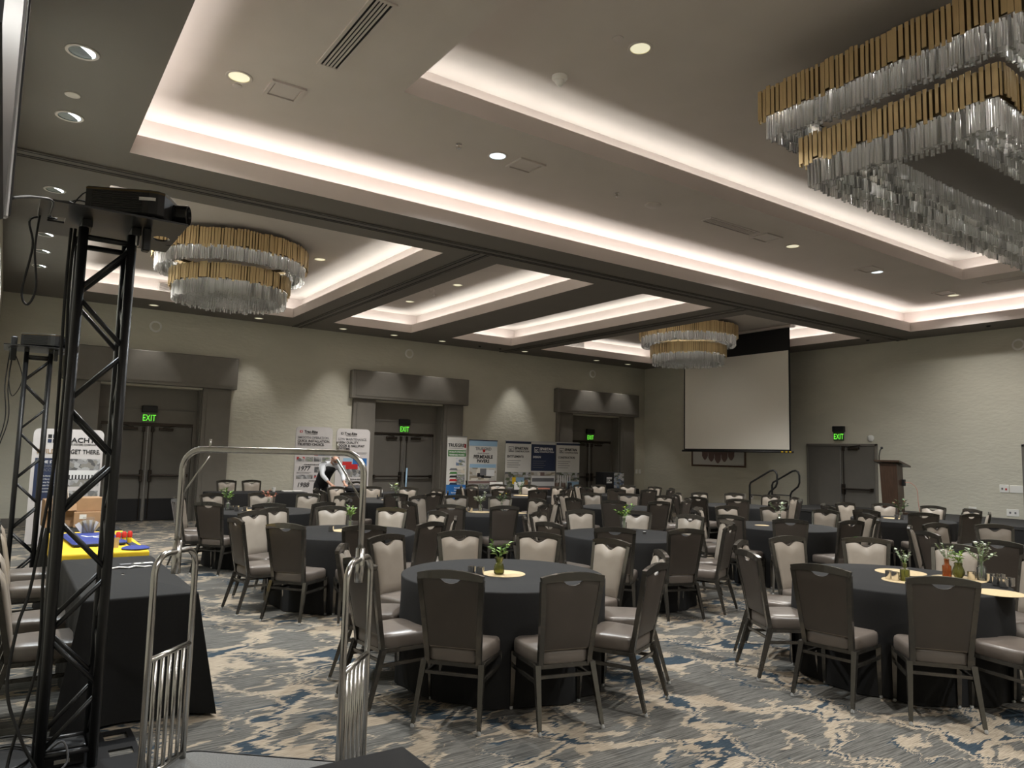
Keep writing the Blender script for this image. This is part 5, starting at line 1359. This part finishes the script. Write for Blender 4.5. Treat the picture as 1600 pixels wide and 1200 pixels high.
votive(6.12, 10.02, 'left shaker on the white flower table', z=TZ+.0005); votive(6.19, 9.98, 'right shaker on the white flower table', z=TZ+.0005)
paper_mat(6.80, 9.55, .15, 'right tan mat on the white flower table'); vase(6.70, 9.85, 'bottle', 'vase_clear', 'spindly yellow sprig on the white flower table', (4, 'leaf_dark', 'bloom_yellow', 2, LEAFY), 12, 1.5)
paper_mat(12.60, 6.57, .16, 'tan mat on the table below the lectern'); votive(12.40, 6.42, 'left silver holder below the lectern', .075); votive(12.46, 6.36, 'right silver holder below the lectern', .075)
vase(12.80, 6.55, 'bottle', 'vase_clear', 'clear vase with pink bloom below the lectern', (4, 'leaf_dark', 'bloom_pink', 2, LEAFY), 13, 1.6)
paper_mat(9.04, 3.30, .17, 'tan mat on the table cut by the right edge')
paper_mat(9.83, 13.60, .22, 'tan mat on the far table by the banners'); vase(9.85, 13.75, 'bottle', 'vase_clear', 'dark sprig on the far table by the banners', (5, 'leaf_dark', 'bloom_lime', 0, LEAFY), 14, 1.5)
votive(6.06, 13.2, 'left shaker on the table by the waiter', .08, z=TZ+.0005); votive(6.20, 13.2, 'right shaker on the table by the waiter', .08, z=TZ+.0005); paper_mat(6.12, 12.95, .10, 'pale mat on the table by the waiter')
vase(6.45, 13.25, 'bottle', 'vase_clear', 'pale sprig on the table by the waiter', (4, 'leaf_pale', 'bloom_lime', 2, LEAFY), 15, 1.5)
# ================================================================== the waiter
def skin_body(name, joints, edges, mt, parent, sub=2):
    me = bpy.data.meshes.new(name); me.from_pydata([j[0] for j in joints], edges, []); me.materials.append(mt)
    o = obj(name, me, parent)
    sk = o.modifiers.new('skin', 'SKIN'); sk.use_smooth_shade = True
    if not me.skin_vertices: 
        pass
    for i, j in enumerate(joints):
        r = j[1]; me.skin_vertices[0].data[i].radius = (r, r) if not isinstance(r, tuple) else r
    me.skin_vertices[0].data[0].use_root = True
    s = o.modifiers.new('sub', 'SUBSURF'); s.levels = s.render_levels = sub
    return o
def waiter():
    t = thing('person', 'waiter in black vest and white shirt bending over a table', 'person', (5.93, 15.98, 0))
    f, l = Vector((-.05, -.999, 0)), Vector((.999, -.05, 0))
    def P(a, b, z): return tuple(f*a+l*(b+.30*a)+Vector((0, 0, z)))
    J, E = [], []
    def v(p, r, par=None):
        J.append((p, r)); 
        if par is not None: E.append((par, len(J)-1))
        return len(J)-1
    pel = v(P(0, 0, .95), .095); sp = v(P(.10, 0, 1.12), .09, pel); ch = v(P(.26, 0, 1.29), .10, sp); nk = v(P(.37, 0, 1.395), .055, ch); hb = v(P(.41, .01, 1.435), .062, nk); hm = v(P(.46, .015, 1.475), (.082, .092), hb); ht = v(P(.50, .015, 1.535), .066, hm)
    chain = {}
    for s in (-1, 1):
        sh = v(P(.30, s*.17, 1.345), .062, ch); el = v(P(.40, s*.235, 1.14), .044, sh); wr = v(P(.56, s*.17, .965), .028, el); pm = v(P(.63, s*.16, .925), (.035, .02), wr)
        for k in range(4):
            o = -.03+.02*k; ln = (.055, .065, .07, .06)[k]
            a = v(P(.67, s*.16+o, .915), .010, pm); b = v(P(.67+ln*.6, s*.16+o*1.2, .905), .009, a); v(P(.67+ln, s*.16+o*1.25, .885), .008, b)
        a = v(P(.625, s*.16-s*.045, .92), .011, pm); v(P(.66, s*.16-s*.065, .905), .009, a)
        hp = v(P(-.01, s*.095, .90), .085, pel); kn = v(P(.02, s*.11, .50), .058, hp); an = v(P(-.02, s*.12, .10), .042, kn); he = v(P(.03, s*.125, .045), .04, an); v(P(.16, s*.13, .035), .035, he)
        chain[s] = (sh, el, wr, hp, kn, an)
    skin_body('body', J, E, M['skin'], t)
    # shirt sleeves and torso
    S, SE = [], []
    def w(p, r, par=None):
        S.append((p, r)); 
        if par is not None: SE.append((par, len(S)-1))
        return len(S)-1
    a = w(P(-.01, 0, .88), .12); b = w(P(.11, 0, 1.13), .125, a); c_ = w(P(.26, 0, 1.29), .135, b); w(P(.375, 0, 1.40), .066, c_)
    for s in (-1, 1):
        q = w(P(.30, s*.17, 1.345), .072, c_); e = w(P(.40, s*.24, 1.14), .056, q); w(P(.53, s*.175, .995), .042, e)
    skin_body('shirt', S, SE, M['shirt'], t)
    S, SE = [], []
    a = w(P(-.02, 0, .86), .165); b = w(P(.06, 0, 1.05), .160, a); c_ = w(P(.16, 0, 1.20), .160, b); d = w(P(.27, 0, 1.30), .160, c_); w(P(.355, 0, 1.385), .125, d)
    skin_body('vest', S, SE, M['vest'], t)
    S, SE = [], []
    a0 = w(P(.03, 0, 1.04), .12); a = w(P(0, 0, .93), .135, a0)
    for s in (-1, 1):
        q = w(P(-.01, s*.095, .90), .095, a); e = w(P(.02, s*.11, .50), .072, q); w(P(-.02, s*.12, .08), .060, e)
    skin_body('trousers', S, SE, M['vest'], t)
    for s in (-1, 1):
        x = MB(); c0 = Vector(P(.05, s*.127, 0)); d = f
        out = [c0-d*.11+l*.0, c0-d*.09+l*.045, c0+d*.10+l*.05, c0+d*.17, c0+d*.10-l*.05, c0-d*.09-l*.045]
        x.loops([[(p.x, p.y, z) for p in out] for z in (.002, .06)]+[[((p.x-c0.x)*.6+c0.x, (p.y-c0.y)*.6+c0.y, .10) for p in out]]).build('shoe', M['black_gloss'], t, 50)
    # head details: hair fringe, beard, glasses, ears, nose
    hc = Vector(P(.46, .015, 1.485)); up = (f*.45+Vector((0, 0, .89))).normalized(); fw = (f*.89-Vector((0, 0, .45))).normalized()
    def H(a, b, c): return tuple(hc+fw*a+l*b+up*c)
    for s in (-1, 1):
        MB().tube([H(-.02, s*.082, .03), H(-.06, s*.07, .01), H(-.085, s*.03, -.02), H(-.09, 0, -.03)], [.012, .02, .024, .022], 6).build('hair', M['hair'], t, 'all')
        MB().ball(H(-.005, s*.088, -.01), .018, 8, 5, 1.3).build('ear', M['skin'], t, 'all')
        MB().tube([H(.085, s*.032+.018*math.cos(q), .012+.014*math.sin(q)) for q in [2*PI*k/10 for k in range(11)]], .004, 5).build('glasses_rim', M['ink'], t)
        MB().tube([H(.08, s*.05, .014), H(0, s*.088, .012)], .003, 5).build('glasses_arm', M['ink'], t)
        MB().ball(H(.078, s*.032, .012), .009, 6, 4).build('eye', M['ink_white'], t)
    MB().tube([H(.078, 0, .015), H(.104, 0, -.022), H(.08, 0, -.03)], [.008, .014, .008], 6).build('nose', M['skin'], t, 'all')
    MB().tube([H(.075, -.025, -.052), H(.086, 0, -.05), H(.075, .025, -.052)], .006, 5).build('mouth', M['plate_brown'], t)
    MB().tube([H(.03, -.07, -.045), H(.065, -.04, -.075), H(.078, 0, -.082), H(.065, .04, -.075), H(.03, .07, -.045)], [.012, .018, .02, .018, .012], 6).build('beard', M['ink_grey'], t, 'all')
waiter()
